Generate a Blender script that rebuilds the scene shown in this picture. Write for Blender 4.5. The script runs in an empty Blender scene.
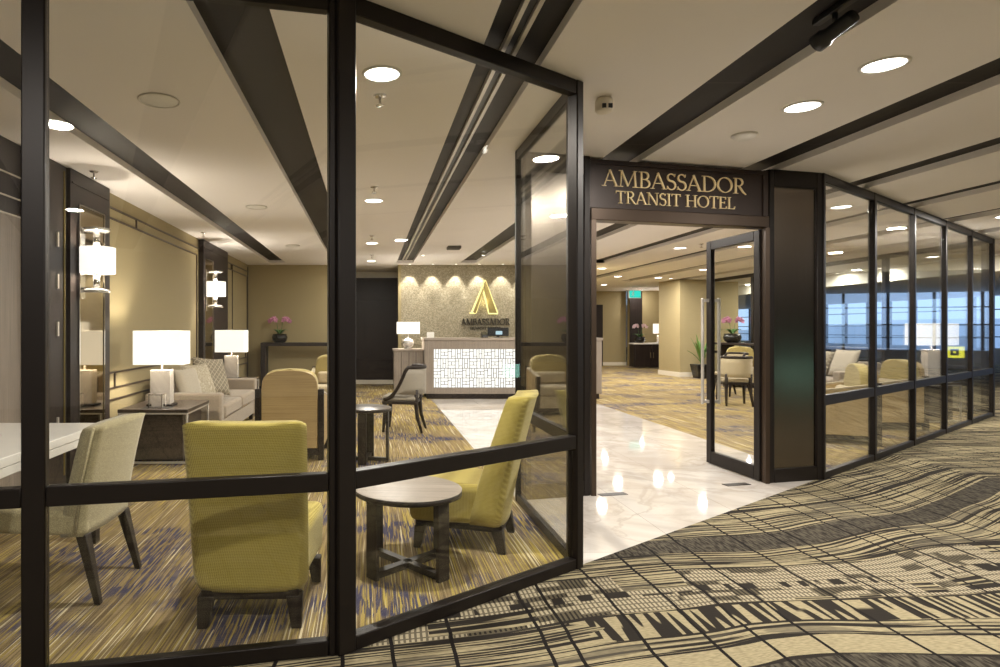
import bpy, bmesh, math, random
from mathutils import Vector, Matrix
random.seed(7)
PI = math.pi
C = bpy.context.scene.collection
SC = bpy.context.scene
H = 1.35          # camera height
CEIL = 2.75

# ------------------------------------------------------------------ mesh helper
class MB:
    def __init__(s): s.bm = bmesh.new()
    def _add(s, verts, faces, smooth=False, mi=0):
        vs = [s.bm.verts.new(v) for v in verts]
        out = []
        for f in faces:
            try:
                fc = s.bm.faces.new([vs[i] for i in f]); fc.smooth = smooth; fc.material_index = mi; out.append(fc)
            except ValueError: pass
        return vs, out
    def box(s, x0, x1, y0, y1, z0, z1, r=0, seg=2, mi=0):
        v = [(x, y, z) for z in (z0, z1) for y in (y0, y1) for x in (x0, x1)]
        f = [(0,2,3,1),(4,5,7,6),(0,1,5,4),(2,6,7,3),(0,4,6,2),(1,3,7,5)]
        vs, fs = s._add(v, f, mi=mi)
        if r > 0:
            es = list({e for fc in fs for e in fc.edges})
            res = bmesh.ops.bevel(s.bm, geom=es, offset=r, segments=seg, profile=.5, affect='EDGES')
            for fc in res['faces']: fc.smooth = True; fc.material_index = mi
        return s
    def hexa(s, bot, top, r=0, seg=2, mi=0):
        """bot and top: four points each, same order"""
        v = list(bot) + list(top)
        f = [(3,2,1,0),(4,5,6,7),(0,1,5,4),(1,2,6,5),(2,3,7,6),(3,0,4,7)]
        vs, fs = s._add(v, f, mi=mi)
        if r > 0:
            es = list({e for fc in fs for e in fc.edges})
            res = bmesh.ops.bevel(s.bm, geom=es, offset=r, segments=seg, profile=.5, affect='EDGES')
            for fc in res['faces']: fc.smooth = True; fc.material_index = mi
        return s
    def taper(s, cx, cy, z0, z1, w0, d0, w1, d1, dx=0, dy=0, r=.004):
        """leg: bottom (w0,d0) shifted by dx,dy ; top (w1,d1)"""
        b = [(cx+dx+a*w0/2, cy+dy+c*d0/2, z0) for a, c in ((-1,-1),(1,-1),(1,1),(-1,1))]
        t = [(cx+a*w1/2, cy+c*d1/2, z1) for a, c in ((-1,-1),(1,-1),(1,1),(-1,1))]
        return s.hexa(b, t, r, 1)
    def bar(s, p, q, w, h, up=(0,0,1)):
        p, q = Vector(p), Vector(q); d = (q-p).normalized(); up = Vector(up)
        if abs(d.dot(up)) > .99: up = Vector((0,1,0))
        a = d.cross(up).normalized(); b = a.cross(d).normalized()
        cor = [(-1,-1),(1,-1),(1,1),(-1,1)]
        B = [p+a*(i*w/2)+b*(j*h/2) for i, j in cor]; T = [q+a*(i*w/2)+b*(j*h/2) for i, j in cor]
        return s.hexa(B, T)
    def prism(s, pts, axis, a0, a1, r=0, seg=2, smooth=False):
        """polygon pts (2-D) extruded on axis: 'x' pts=(y,z); 'y' pts=(x,z); 'z' pts=(x,y)"""
        def mk(p, a): return {'x':(a,p[0],p[1]),'y':(p[0],a,p[1]),'z':(p[0],p[1],a)}[axis]
        n = len(pts)
        v = [mk(p, a0) for p in pts] + [mk(p, a1) for p in pts]
        f = [tuple(range(n))[::-1], tuple(range(n, 2*n))] + [(i, (i+1)%n, n+(i+1)%n, n+i) for i in range(n)]
        vs, fs = s._add(v, f)
        if smooth:
            for fc in fs[2:]: fc.smooth = True
        if r > 0:
            es = list({e for fc in fs[:2] for e in fc.edges})
            res = bmesh.ops.bevel(s.bm, geom=es, offset=r, segments=seg, profile=.5, affect='EDGES')
            for fc in res['faces']: fc.smooth = True
        return s
    def tube(s, pts, rad, n=8, cap=True):
        pts = [Vector(p) for p in pts]; rads = rad if isinstance(rad, (list, tuple)) else [rad]*len(pts)
        rings = []; ref = Vector((.123,.97,.21))
        for i, p in enumerate(pts):
            d = (pts[min(i+1,len(pts)-1)] - pts[max(i-1,0)]).normalized()
            a = d.cross(ref).normalized(); b = d.cross(a).normalized()
            rings.append([s.bm.verts.new(p + (a*math.cos(2*PI*k/n)+b*math.sin(2*PI*k/n))*rads[i]) for k in range(n)])
        for i in range(len(rings)-1):
            for k in range(n):
                fc = s.bm.faces.new((rings[i][k], rings[i][(k+1)%n], rings[i+1][(k+1)%n], rings[i+1][k])); fc.smooth = True
        if cap:
            s.bm.faces.new(rings[0][::-1]); s.bm.faces.new(rings[-1])
        return s
    def lathe(s, prof, n=32, cx=0, cy=0, closed=False):
        rings = []
        for r, z in prof:
            if r < 1e-6: rings.append([s.bm.verts.new((cx,cy,z))])
            else: rings.append([s.bm.verts.new((cx+r*math.cos(2*PI*k/n), cy+r*math.sin(2*PI*k/n), z)) for k in range(n)])
        seq = list(zip(rings, rings[1:])) + ([(rings[-1], rings[0])] if closed else [])
        for A, B in seq:
            for k in range(n):
                q = [A[k%len(A)], A[(k+1)%len(A)], B[(k+1)%len(B)], B[k%len(B)]]
                u = []
                for v in q:
                    if v not in u: u.append(v)
                if len(u) > 2:
                    try:
                        fc = s.bm.faces.new(u); fc.smooth = True
                    except ValueError: pass
        return s
    def grid_solid(s, fo, fi, nu, nv):
        """closed slab between outer surface fo(u,v) and inner fi(u,v), u,v in 0..1"""
        A = [[s.bm.verts.new(fo(i/nu, j/nv)) for j in range(nv+1)] for i in range(nu+1)]
        B = [[s.bm.verts.new(fi(i/nu, j/nv)) for j in range(nv+1)] for i in range(nu+1)]
        def q(*v):
            fc = s.bm.faces.new(v); fc.smooth = True
        for i in range(nu):
            for j in range(nv):
                q(A[i][j], A[i+1][j], A[i+1][j+1], A[i][j+1]); q(B[i][j], B[i][j+1], B[i+1][j+1], B[i+1][j])
        for i in range(nu):
            q(A[i][0], B[i][0], B[i+1][0], A[i+1][0]); q(A[i][nv], A[i+1][nv], B[i+1][nv], B[i][nv])
        for j in range(nv):
            q(A[0][j], A[0][j+1], B[0][j+1], B[0][j]); q(A[nu][j], B[nu][j], B[nu][j+1], A[nu][j+1])
        return s
    def ribbon(s, pts, wid, y0, y1):
        """stroke in the x,z plane, widths per point, extruded y0..y1"""
        pts = [Vector((p[0], p[1])) for p in pts]; n = len(pts)
        wid = wid if isinstance(wid, (list, tuple)) else [wid]*n
        L, R = [], []
        for i in range(n):
            d = pts[min(i+1,n-1)] - pts[max(i-1,0)]; d.normalize(); nn = Vector((-d.y, d.x))
            L.append(pts[i]+nn*wid[i]/2); R.append(pts[i]-nn*wid[i]/2)
        V = []
        for y in (y0, y1):
            V.append([s.bm.verts.new((p.x, y, p.y)) for p in L]); V.append([s.bm.verts.new((p.x, y, p.y)) for p in R])
        a, b, c, d = V
        for i in range(n-1):
            for q in ((a[i],a[i+1],b[i+1],b[i]), (c[i],d[i],d[i+1],c[i+1]), (a[i],c[i],c[i+1],a[i+1]), (b[i],b[i+1],d[i+1],d[i])):
                s.bm.faces.new(q)
        s.bm.faces.new((a[0],b[0],d[0],c[0])); s.bm.faces.new((a[-1],c[-1],d[-1],b[-1]))
        return s
    def xf(s, M):
        s.bm.transform(M); return s
    def build(s, name, mats, parent=None, loc=(0,0,0), rotz=0, subd=0):
        bmesh.ops.recalc_face_normals(s.bm, faces=s.bm.faces)
        me = bpy.data.meshes.new(name); s.bm.to_mesh(me); s.bm.free()
        for m in (mats if isinstance(mats, (list, tuple)) else [mats]): me.materials.append(m)
        o = bpy.data.objects.new(name, me); C.objects.link(o)
        if parent: o.parent = parent
        o.location = loc; o.rotation_euler = (0,0,rotz)
        if subd:
            md = o.modifiers.new('sub', 'SUBSURF'); md.levels = subd; md.render_levels = subd
        return o

def tag(o, label=None, cat=None, group=None, kind=None):
    if label: o['label'] = label
    if cat: o['category'] = cat
    if group: o['group'] = group
    if kind: o['kind'] = kind
    return o
def thing(name, label, cat, loc=(0,0,0), rotz=0, group=None):
    o = bpy.data.objects.new(name, None); C.objects.link(o); o.empty_display_size = .1
    o.location = loc; o.rotation_euler = (0,0,rotz)
    return tag(o, label, cat, group)
def dup(root, loc, rotz=0, label=None, group=None):
    def cp(o, par):
        c = o.copy(); C.objects.link(c)
        if par: c.parent = par
        for ch in o.children: cp(ch, c)
        return c
    r = cp(root, None); r.location = loc; r.rotation_euler = (0,0,rotz)
    if label: r['label'] = label
    if group: r['group'] = group
    return r
def struct(name, mb, mats, label=None, cat=None, parent=None, loc=(0,0,0), rotz=0):
    o = mb.build(name, mats, parent, loc, rotz); return tag(o, label, cat, None, 'structure')

# ------------------------------------------------------------------ materials
class NT:
    def __init__(s, name):
        s.m = bpy.data.materials.new(name); s.m.use_nodes = True; s.t = s.m.node_tree; s.t.nodes.clear()
        s.out = s.t.nodes.new('ShaderNodeOutputMaterial')
    def n(s, typ, **kw):
        nd = s.t.nodes.new(typ)
        for k, v in kw.items(): setattr(nd, k, v)
        return nd
    def link(s, a, b): s.t.links.new(a, b)
    def val(s, sock, v):
        if v is None: return
        if hasattr(v, 'is_linked') or isinstance(v, bpy.types.NodeSocket): s.link(v, sock)
        else: sock.default_value = v
    def math(s, op, a, b=None, c=None, clamp=False):
        nd = s.n('ShaderNodeMath', operation=op); nd.use_clamp = clamp
        for i, v in enumerate((a, b, c)): s.val(nd.inputs[i], v)
        return nd.outputs[0]
    def pos(s):
        nd = s.n('ShaderNodeTexCoord'); sp = s.n('ShaderNodeSeparateXYZ'); s.link(nd.outputs['Object'], sp.inputs[0]); return sp.outputs
    def vec(s, x, y=0., z=0.):
        nd = s.n('ShaderNodeCombineXYZ')
        for i, v in enumerate((x, y, z)): s.val(nd.inputs[i], v)
        return nd.outputs[0]
    def noise(s, v, scale=1., detail=2., rough=.5, dist=0.):
        nd = s.n('ShaderNodeTexNoise'); s.val(nd.inputs['Vector'], v)
        nd.inputs['Scale'].default_value = scale; nd.inputs['Detail'].default_value = detail
        nd.inputs['Roughness'].default_value = rough; nd.inputs['Distortion'].default_value = dist
        return nd.outputs[0]
    def white(s, v):
        nd = s.n('ShaderNodeTexWhiteNoise'); s.val(nd.inputs['Vector'], v); return nd.outputs[0]
    def step(s, v, lo, hi):
        nd = s.n('ShaderNodeMapRange'); nd.interpolation_type = 'SMOOTHSTEP'; s.val(nd.inputs[0], v)
        nd.inputs[1].default_value = lo; nd.inputs[2].default_value = hi; return nd.outputs[0]
    def mix(s, f, a, b):
        nd = s.n('ShaderNodeMix', data_type='RGBA'); s.val(nd.inputs[0], f)
        for i, v in ((6, a), (7, b)):
            s.val(nd.inputs[i], v if not isinstance(v, tuple) else (*v, 1) if len(v) == 3 else v)
        return nd.outputs[2]
    def bsdf(s, col, rough=.6, metal=0., bump=None, bstr=.3, bdist=.01, spec=.5, **kw):
        b = s.n('ShaderNodeBsdfPrincipled')
        s.val(b.inputs['Base Color'], (*col, 1) if isinstance(col, tuple) else col)
        s.val(b.inputs['Roughness'], rough); s.val(b.inputs['Metallic'], metal); b.inputs['Specular IOR Level'].default_value = spec
        for k, v in kw.items(): s.val(b.inputs[k.replace('_', ' ')], v)
        if bump is not None:
            bp = s.n('ShaderNodeBump'); bp.inputs['Strength'].default_value = bstr; bp.inputs['Distance'].default_value = bdist
            s.link(bump, bp.inputs['Height']); s.link(bp.outputs[0], b.inputs['Normal'])
        s.link(b.outputs[0], s.out.inputs[0]); return s.m

def plain(name, col, rough=.6, metal=0., var=.12, sc=8., spec=.5):
    t = NT(name); x, y, z = t.pos(); n = t.noise(t.vec(x, y, z), sc, 3)
    lo = tuple(c*(1-var) for c in col); hi = tuple(min(1, c*(1+var)) for c in col)
    return t.bsdf(t.mix(n, lo, hi), rough, metal, spec=spec)
def fabric(name, col, sc=260., var=.35, rough=.9):
    t = NT(name); x, y, z = t.pos(); v = t.vec(x, y, z)
    w = t.n('ShaderNodeTexVoronoi'); w.inputs['Scale'].default_value = sc; t.link(v, w.inputs['Vector'])
    n = t.noise(v, 14, 3); d = t.step(w.outputs['Distance'], .15, .6)
    c = t.mix(d, tuple(min(1, k*(1+var*.5)) for k in col), tuple(k*(1-var) for k in col))
    c = t.mix(t.math('MULTIPLY', n, .45), c, tuple(k*.75 for k in col))
    return t.bsdf(c, rough, 0, bump=d, bstr=.25, bdist=-.002, spec=.2, Sheen_Weight=.25)
def dotted(name, col, dark, freq):
    """woven dot pattern on upholstery"""
    t = NT(name); x, y, z = t.pos()
    h = t.math('ADD', x, y)
    a = t.math('SINE', t.math('MULTIPLY', t.math('ADD', h, z), freq)); b = t.math('SINE', t.math('MULTIPLY', t.math('SUBTRACT', h, z), freq))
    d = t.step(t.math('MULTIPLY', a, b), -.1, .5); n = t.noise(t.vec(x, y, z), 6, 3)
    c = t.mix(d, col, dark); c = t.mix(t.math('MULTIPLY', n, .35), c, tuple(k*.7 for k in col))
    return t.bsdf(c, .9, 0, bump=d, bstr=.25, bdist=-.002, spec=.2, Sheen_Weight=.2)
def wood(name, a, b, axis=2, rough=.35, freq=40., spec=.5):
    t = NT(name); p = t.pos(); co = [t.math('MULTIPLY', p[i], 1.2 if i == axis else freq) for i in range(3)]
    n = t.noise(t.vec(*co), 1, 4, .6, .6); n2 = t.noise(t.vec(*p), 3, 2)
    f = t.math('ADD', t.math('MULTIPLY', n, .8), t.math('MULTIPLY', n2, .3))
    return t.bsdf(t.mix(t.step(f, .3, .8), a, b), rough, bump=n, bstr=.05, spec=spec)
def emis(name, col, st):
    t = NT(name); e = t.n('ShaderNodeEmission'); e.inputs[0].default_value = (*col, 1); e.inputs[1].default_value = st
    t.link(e.outputs[0], t.out.inputs[0]); return t.m
def shade_mat(name, col, st):
    """lit lamp shade fabric: glows evenly, varied a little at random like cloth weave"""
    t = NT(name); x, y, z = t.pos(); n = t.noise(t.vec(t.math('MULTIPLY', x, 200), t.math('MULTIPLY', y, 200), t.math('MULTIPLY', z, 30)), 1, 1)
    e = t.n('ShaderNodeEmission'); t.link(t.mix(n, tuple(c*.92 for c in col), col), e.inputs[0]); e.inputs[1].default_value = st
    d = t.n('ShaderNodeBsdfDiffuse'); d.inputs[0].default_value = (.8,.77,.7,1); a = t.n('ShaderNodeAddShader')
    t.link(e.outputs[0], a.inputs[0]); t.link(d.outputs[0], a.inputs[1]); t.link(a.outputs[0], t.out.inputs[0]); return t.m
def glass_mat(name, tint, base=.032):
    t = NT(name); g = t.n('ShaderNodeNewGeometry'); d = t.n('ShaderNodeVectorMath', operation='DOT_PRODUCT')
    t.link(g.outputs['Normal'], d.inputs[0]); t.link(g.outputs['Incoming'], d.inputs[1])
    c = t.math('ABSOLUTE', d.outputs['Value']); f = t.math('POWER', t.math('SUBTRACT', 1., c), 5.)
    f = t.math('ADD', base, t.math('MULTIPLY', f, 1-base))
    tr = t.n('ShaderNodeBsdfTransparent'); tr.inputs[0].default_value = (*tint, 1)
    gl = t.n('ShaderNodeBsdfGlossy'); gl.inputs[0].default_value = (1,1,1,1); gl.inputs['Roughness'].default_value = 0
    mx = t.n('ShaderNodeMixShader'); t.link(f, mx.inputs[0]); t.link(tr.outputs[0], mx.inputs[1]); t.link(gl.outputs[0], mx.inputs[2])
    t.link(mx.outputs[0], t.out.inputs[0]); return t.m

def lounge_carpet():
    t = NT('lounge_carpet'); x, y, z = t.pos()
    xw = t.math('ADD', x, t.math('MULTIPLY', t.noise(t.vec(t.math('MULTIPLY', x, .6), t.math('MULTIPLY', y, .5)), 1, 1), .05))
    def st(fx, fy, seed, det=1.): return t.noise(t.vec(t.math('MULTIPLY', xw, fx), t.math('MULTIPLY', y, fy), seed), 1, det)
    c = t.mix(t.step(st(110, 2.2, 1.), .3, .7), (.14,.10,.05), (.30,.222,.12))
    zone = t.step(st(1.1, .6, 9., 2.), .38, .62)
    c = t.mix(t.math('MULTIPLY', t.step(st(85, 1.5, 3.), .54, .57), t.math('ADD', .35, t.math('MULTIPLY', zone, .6))), c, (.43,.33,.085))
    c = t.mix(t.step(st(100, .9, 5.), .63, .68), c, (.62,.54,.36))
    nz = t.step(st(1.1, 1.5, 21., 3.), .49, .60)
    c = t.mix(t.math('MULTIPLY', t.math('MULTIPLY', t.step(st(85, 4.0, 13.), .48, .51), nz), .92), c, (.05,.05,.10))
    return t.bsdf(c, .95, bump=st(160, 60, 2.), bstr=.4, bdist=.004, spec=.1)

def concourse_carpet():
    t = NT('concourse_carpet'); x, y, z = t.pos(); m = t.math
    xo = m('SUBTRACT', x, 1.73); xp = m('MINIMUM', m('MAXIMUM', xo, 0.), 3.9)
    A = m('ADD', m('MULTIPLY', xo, .07), m('MULTIPLY', m('MINIMUM', xo, 0.), .165))
    K = m('ADD', 1., m('ADD', m('MULTIPLY', xp, .05), m('MULTIPLY', m('MULTIPLY', xp, xp), .09)))
    base = m('SUBTRACT', m('SUBTRACT', y, 2.94), A)
    wob = m('MULTIPLY', m('SUBTRACT', t.noise(t.vec(m('MULTIPLY', x, .8), m('MULTIPLY', y, .7), 4.), 1, 1), .5), .22)
    v = m('ADD', m('DIVIDE', base, K), wob)                       # bands before the door, fanning out to the right
    w = m('ADD', m('SUBTRACT', base, m('MULTIPLY', K, .90)), m('MULTIPLY', wob, 1.4))    # distance from the dark wave
    u = x; up = m('GREATER_THAN', v, .60)
    def nz(a, b, c, det=1., q=None): return t.noise(t.vec(m('MULTIPLY', u, a), m('MULTIPLY', v if q is None else q, b), c), 1, det)
    beige, dark, grey = (.335,.283,.172), (.024,.020,.016), (.095,.082,.060)
    s_ = m('ADD', m('MULTIPLY', up, m('ADD', w, 5.)), m('MULTIPLY', m('SUBTRACT', 1., up), v))
    tw = nz(30, 170, 1.)
    ground = t.mix(t.step(tw, .3, .7), tuple(k*.78 for k in beige), tuple(k*1.12 for k in beige))
    stripes = t.mix(t.step(nz(.8, 52, 2., 2., s_), .48, .53), ground, dark)
    stripes = t.mix(m('MULTIPLY', t.step(nz(1.3, 9, 12., 1., s_), .60, .63), .6), stripes, grey)
    blocks = t.mix(t.step(nz(21, 1.6, 5., 0.), .48, .505), ground, dark)
    la = m('GREATER_THAN', m('SINE', m('MULTIPLY', m('ADD', u, m('MULTIPLY', nz(5, 5, 50.), .02)), 260)), -.15)
    rowp = m('MULTIPLY', v, 21.); row = m('FLOOR', rowp); lb = m('GREATER_THAN', m('FRACT', rowp), .22)
    patch = m('GREATER_THAN', t.white(t.vec(m('FLOOR', m('MULTIPLY', u, 7.)), row, 3.)), .66)
    weave = t.mix(m('MULTIPLY', la, lb), (.13,.11,.075), (.40,.345,.235))
    ladder = t.mix(m('MULTIPLY', patch, t.step(nz(2.5, 4, 8.), .42, .47)), weave, t.mix(m('MULTIPLY', la, .25), dark, beige))
    lseg = m('GREATER_THAN', t.noise(t.vec(m('MULTIPLY', u, 1.1), m('FLOOR', m('MULTIPLY', v, 7.)), 77.), 1, 1), .43)
    ladder = t.mix(lseg, stripes, ladder)
    small = t.mix(m('MULTIPLY', t.step(nz(15, 2., 15., 0.), .50, .52), lseg), weave, dark)
    solid = t.mix(t.step(nz(70, 16, 3., 2., s_), .35, .65), dark, grey)
    B = .15; cell = m('FLOOR', m('DIVIDE', s_, B)); off = t.white(t.vec(cell, 3.3, 1.))
    seg = m('FLOOR', m('ADD', m('DIVIDE', u, 1.25), m('MULTIPLY', off, 7.))); kind = t.white(t.vec(cell, seg, 7.))
    c = stripes
    for k, b in ((.58, weave), (.66, ground), (.80, blocks), (.86, solid), (.92, ground)): c = t.mix(m('GREATER_THAN', kind, k), c, b)
    def between(a, b): return m('MULTIPLY', m('GREATER_THAN', v, a), m('LESS_THAN', v, b))
    c = t.mix(m('MULTIPLY', m('GREATER_THAN', v, -.66), m('LESS_THAN', w, 2.6)), c, stripes)
    r1 = m('GREATER_THAN', m('ADD', u, m('MULTIPLY', nz(.5, 9., 22.), .8)), 1.35)
    c = t.mix(m('MULTIPLY', between(-.60, -.40), r1), c, solid)
    c = t.mix(m('MULTIPLY', between(-.40, -.24), r1), c, ground)
    c = t.mix(m('MULTIPLY', between(-.10, .10), r1), c, blocks)
    c = t.mix(m('MULTIPLY', between(-.30, -.02), m('SUBTRACT', 1., r1)), c, stripes)
    c = t.mix(between(.12, .27), c, ladder); c = t.mix(between(.27, .34), c, small); c = t.mix(between(.34, .54), c, ladder)
    c = t.mix(m('LESS_THAN', m('ABSOLUTE', w), .115), c, solid)
    e = m('LESS_THAN', m('ABSOLUTE', m('SUBTRACT', w, .55)), m('SUBTRACT', m('MULTIPLY', nz(.7, 0., 31.), .12), .035))
    c = t.mix(e, c, dark)
    for q in (-.40, -.235, .105, .55): c = t.mix(m('LESS_THAN', m('ABSOLUTE', m('SUBTRACT', v, q)), m('SUBTRACT', m('MULTIPLY', nz(2., 0., q+40), .04), .012)), c, dark)
    # thin black lines running away from the entrance
    xw = m('ADD', x, m('MULTIPLY', m('SUBTRACT', t.noise(t.vec(m('MULTIPLY', x, 1.1), m('MULTIPLY', y, 3.), 6.), 1, 2), .5), .05))
    P = .27; lc = m('FLOOR', m('DIVIDE', xw, P)); lf = m('FRACT', m('DIVIDE', xw, P))
    j = m('ADD', .2, m('MULTIPLY', t.white(t.vec(lc, 5.5, 2.)), .6))
    c = t.mix(m('LESS_THAN', m('ABSOLUTE', m('SUBTRACT', lf, j)), .032), c, (.012,.010,.009))
    return t.bsdf(c, .95, bump=tw, bstr=.4, bdist=.004, spec=.1)

def marble_mat():
    t = NT('marble'); x, y, z = t.pos(); v = t.vec(x, y, z)
    n = t.noise(v, 1.3, 6, .6, 1.2); vein = t.step(t.math('ABSOLUTE', t.math('SUBTRACT', t.noise(v, .9, 5, .55, 1.6), .5)), .0, .045)
    c = t.mix(t.step(n, .35, .7), (.56,.51,.46), (.72,.68,.63)); c = t.mix(t.math('ADD', .45, t.math('MULTIPLY', vein, .55)), (.47,.42,.37), c)
    gx = t.math('ABSOLUTE', t.math('SUBTRACT', t.math('FRACT', t.math('DIVIDE', t.math('ADD', x, .3), .75)), .5)); gy = t.math('ABSOLUTE', t.math('SUBTRACT', t.math('FRACT', t.math('DIVIDE', y, .75)), .5))
    j = t.math('GREATER_THAN', t.math('MAXIMUM', gx, gy), .4975)
    return t.bsdf(t.mix(j, c, (.36,.33,.29)), .04, spec=.45)

def wallpaper(name, a, b, vert=True):
    t = NT(name); x, y, z = t.pos(); k = (140., 140., 6.) if vert else (5., 5., 150.)
    n = t.noise(t.vec(t.math('MULTIPLY', x, k[0]), t.math('MULTIPLY', y, k[1]), t.math('MULTIPLY', z, k[2])), 1, 3); m = t.noise(t.vec(x, y, z), 1.5, 3)
    return t.bsdf(t.mix(t.math('ADD', t.math('MULTIPLY', n, .7), t.math('MULTIPLY', m, .3)), a, b), .65, spec=.3)

def mosaic_wall():
    t = NT('mosaic_wallpaper'); x, y, z = t.pos(); v = t.vec(x, y, z)
    w = t.n('ShaderNodeTexVoronoi'); w.inputs['Scale'].default_value = 60; w.feature = 'F1'; t.link(v, w.inputs['Vector'])
    sp = t.n('ShaderNodeSeparateColor'); t.link(w.outputs['Color'], sp.inputs[0]); r = sp.outputs[0]
    c = t.mix(t.step(r, .2, .95), (.26,.22,.14), (.43,.38,.28))
    return t.bsdf(c, t.math('ADD', .25, t.math('MULTIPLY', sp.outputs[1], .35)), .35, bump=r, bstr=.5, bdist=.01)

def check_fabric(name, a, b, f, wdt=.08, ang=True):
    t = NT(name); x, y, z = t.pos()
    p, q = (t.math('ADD', x, z), t.math('SUBTRACT', x, z)) if ang else (x, z)
    gp = t.math('ABSOLUTE', t.math('SUBTRACT', t.math('FRACT', t.math('MULTIPLY', p, f)), .5)); gq = t.math('ABSOLUTE', t.math('SUBTRACT', t.math('FRACT', t.math('MULTIPLY', q, f)), .5))
    return t.bsdf(t.mix(t.math('GREATER_THAN', t.math('MAXIMUM', gp, gq), .5-wdt), a, b), .9, spec=.2)
def swirl_fabric(name, a, b):
    t = NT(name); x, y, z = t.pos(); n = t.math('SINE', t.math('MULTIPLY', t.noise(t.vec(x, y, z), 9, 1, .5, 1.5), 60))
    return t.bsdf(t.mix(t.step(n, .2, .8), a, b), .9, spec=.2)

def brushed(name, col):
    t = NT(name); x, y, z = t.pos(); n = t.noise(t.vec(t.math('MULTIPLY', x, 300), t.math('MULTIPLY', y, 300), t.math('MULTIPLY', z, 3)), 1, 2)
    return t.bsdf(t.mix(n, tuple(c*.8 for c in col), tuple(c*1.2 for c in col)), .24, 1., bump=n, bstr=.06, bdist=.002)

M = dict(
    frame=plain('bronze_frame', (.015,.011,.009), .42, .3, .15, spec=.35), panel=brushed('brushed_bronze', (.22,.19,.165)),
    lint=plain('bronze_lintel', (.06,.04,.027), .35, .6), sign=plain('dark_sign_face', (.035,.022,.017), .4, .3), gold=plain('gold_letters', (.98,.74,.42), .4, .0),
    ceil=plain('ceiling_paint', (.84,.80,.775), .9, 0, .03, 1.5, .2), chan=None, glass=glass_mat('clear_glass', (.975,.98,.965)),
    carpet=lounge_carpet(), ext=concourse_carpet(), marble=marble_mat(),
    gold_paper=wallpaper('gold_wallpaper', (.29,.235,.125), (.38,.315,.175)), tan_paper=wallpaper('tan_wallpaper', (.31,.25,.13), (.39,.32,.175), False),
    mosaic=mosaic_wall(), dwood=wood('dark_wood', (.012,.008,.007), (.030,.020,.017), rough=.45, spec=.35), greige=wood('greige_veneer', (.20,.165,.135), (.30,.25,.205), 2, .5, 60),
    dwood_h=wood('dark_wood_grain', (.03,.022,.017), (.075,.055,.042), 1, .3), stonewood=wood('grey_oak_top', (.24,.20,.165), (.36,.305,.255), 0, .45, 30),
    legwood=wood('espresso_leg', (.012,.008,.006), (.028,.019,.014), 2, .5, spec=.3), tanveneer=wood('tan_veneer', (.36,.25,.11), (.50,.37,.18), 0, .5, 70),
    yellow=dotted('olive_yellow_weave', (.52,.42,.11), (.27,.205,.035), 420.), beige=fabric('beige_linen', (.52,.45,.27), 200.),
    cream=fabric('cream_fabric', (.62,.52,.34), 220.), ytop=fabric('straw_fabric', (.55,.44,.17), 220.), sofa=fabric('taupe_sofa_fabric', (.42,.35,.27), 240., .25),
    check=check_fabric('lattice_cushion_fabric', (.25,.215,.155), (.56,.50,.39), 14, .06), swirl=swirl_fabric('swirl_cushion_fabric', (.40,.35,.26), (.60,.54,.42)), plainc=fabric('pale_cushion_fabric', (.56,.50,.40), 240., .2),
    chrome=plain('chrome', (.75,.73,.70), .12, 1., .03), black=plain('black_plastic', (.012,.012,.013), .4), greyc=fabric('grey_chair_fabric', (.36,.32,.26), 220., .25), dgrey=plain('charcoal_fabric', (.10,.095,.085), .8),
    white=plain('white_lacquer', (.80,.77,.72), .25, 0, .03), mwhite=plain('matt_white', (.78,.76,.72), .6, 0, .03), base=plain('cream_baseboard', (.72,.66,.55), .5, 0, .03),
    lampbase=marble_mat(), crystal=plain('mercury_glass', (.75,.74,.72), .15, .7), shade=shade_mat('lit_shade', (1,.96,.91), .62), sshade=shade_mat('lit_sconce_shade', (1,.95,.9), .8),
    disc=emis('downlight_glow', (1,.95,.86), 9.), led=emis('warm_led', (1,.85,.33), 1.3), deskglow=emis('lit_acrylic', (1,.97,.92), .95),
    mirror=plain('bronze_mirror', (.42,.36,.26), .05, 1., .02), pot=plain('black_bowl', (.014,.013,.012), .25), leaf=plain('leaf_green', (.045,.13,.022), .5, 0, .4), palm=plain('palm_green', (.10,.20,.04), .5, 0, .4),
    petal=plain('pink_petal', (.62,.26,.42), .6, 0, .35, 30), wpetal=plain('white_petal', (.78,.72,.66), .6), soil=plain('moss_soil', (.05,.045,.025), .9),
    steel=plain('concourse_grey', (.52,.52,.54), .6), conc_wall=plain('concourse_wall', (.52,.49,.44), .8), fascia=plain('white_fascia', (.72,.70,.62), .7),
    exitg=emis('exit_sign_green', (.04,.62,.50), .8), screen=emis('screen_glow', (.55,.75,.85), .7), tealsign=emis('teal_sign_light', (.40,.88,.72), 3.6), ysign=emis('yellow_sign_light', (.9,.85,.05), 1.3),
    paper=plain('magazine_cover', (.55,.42,.42), .3, 0, .6, 22), apron=plain('apron_concrete', (.62,.64,.66), .9), facade=plain('facade_mullion', (.05,.055,.065), .5),
    trimw=plain('trim_strip', (.055,.035,.022), .4), pale=plain('pale_strip', (.55,.50,.42), .4), brass=plain('brass', (.30,.23,.08), .45, .6), bletter=plain('bronze_lettering', (.035,.026,.014), .5), alum=plain('aluminium', (.62,.58,.52), .35, .5),
)
def channel_mat():
    t = NT('dark_channel_panel'); x, y, z = t.pos()
    n = t.noise(t.vec(t.math('MULTIPLY', x, 8), y), 1.2, 4); j = t.math('LESS_THAN', t.math('FRACT', t.math('DIVIDE', y, 1.22)), .008)
    c = t.mix(t.step(n, .3, .7), (.008,.006,.006), (.017,.013,.012))
    return t.bsdf(t.mix(j, c, (.05,.04,.035)), t.math('ADD', .42, t.math('MULTIPLY', n, .25)), 0, spec=.3)
M['chan'] = channel_mat()

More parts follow.
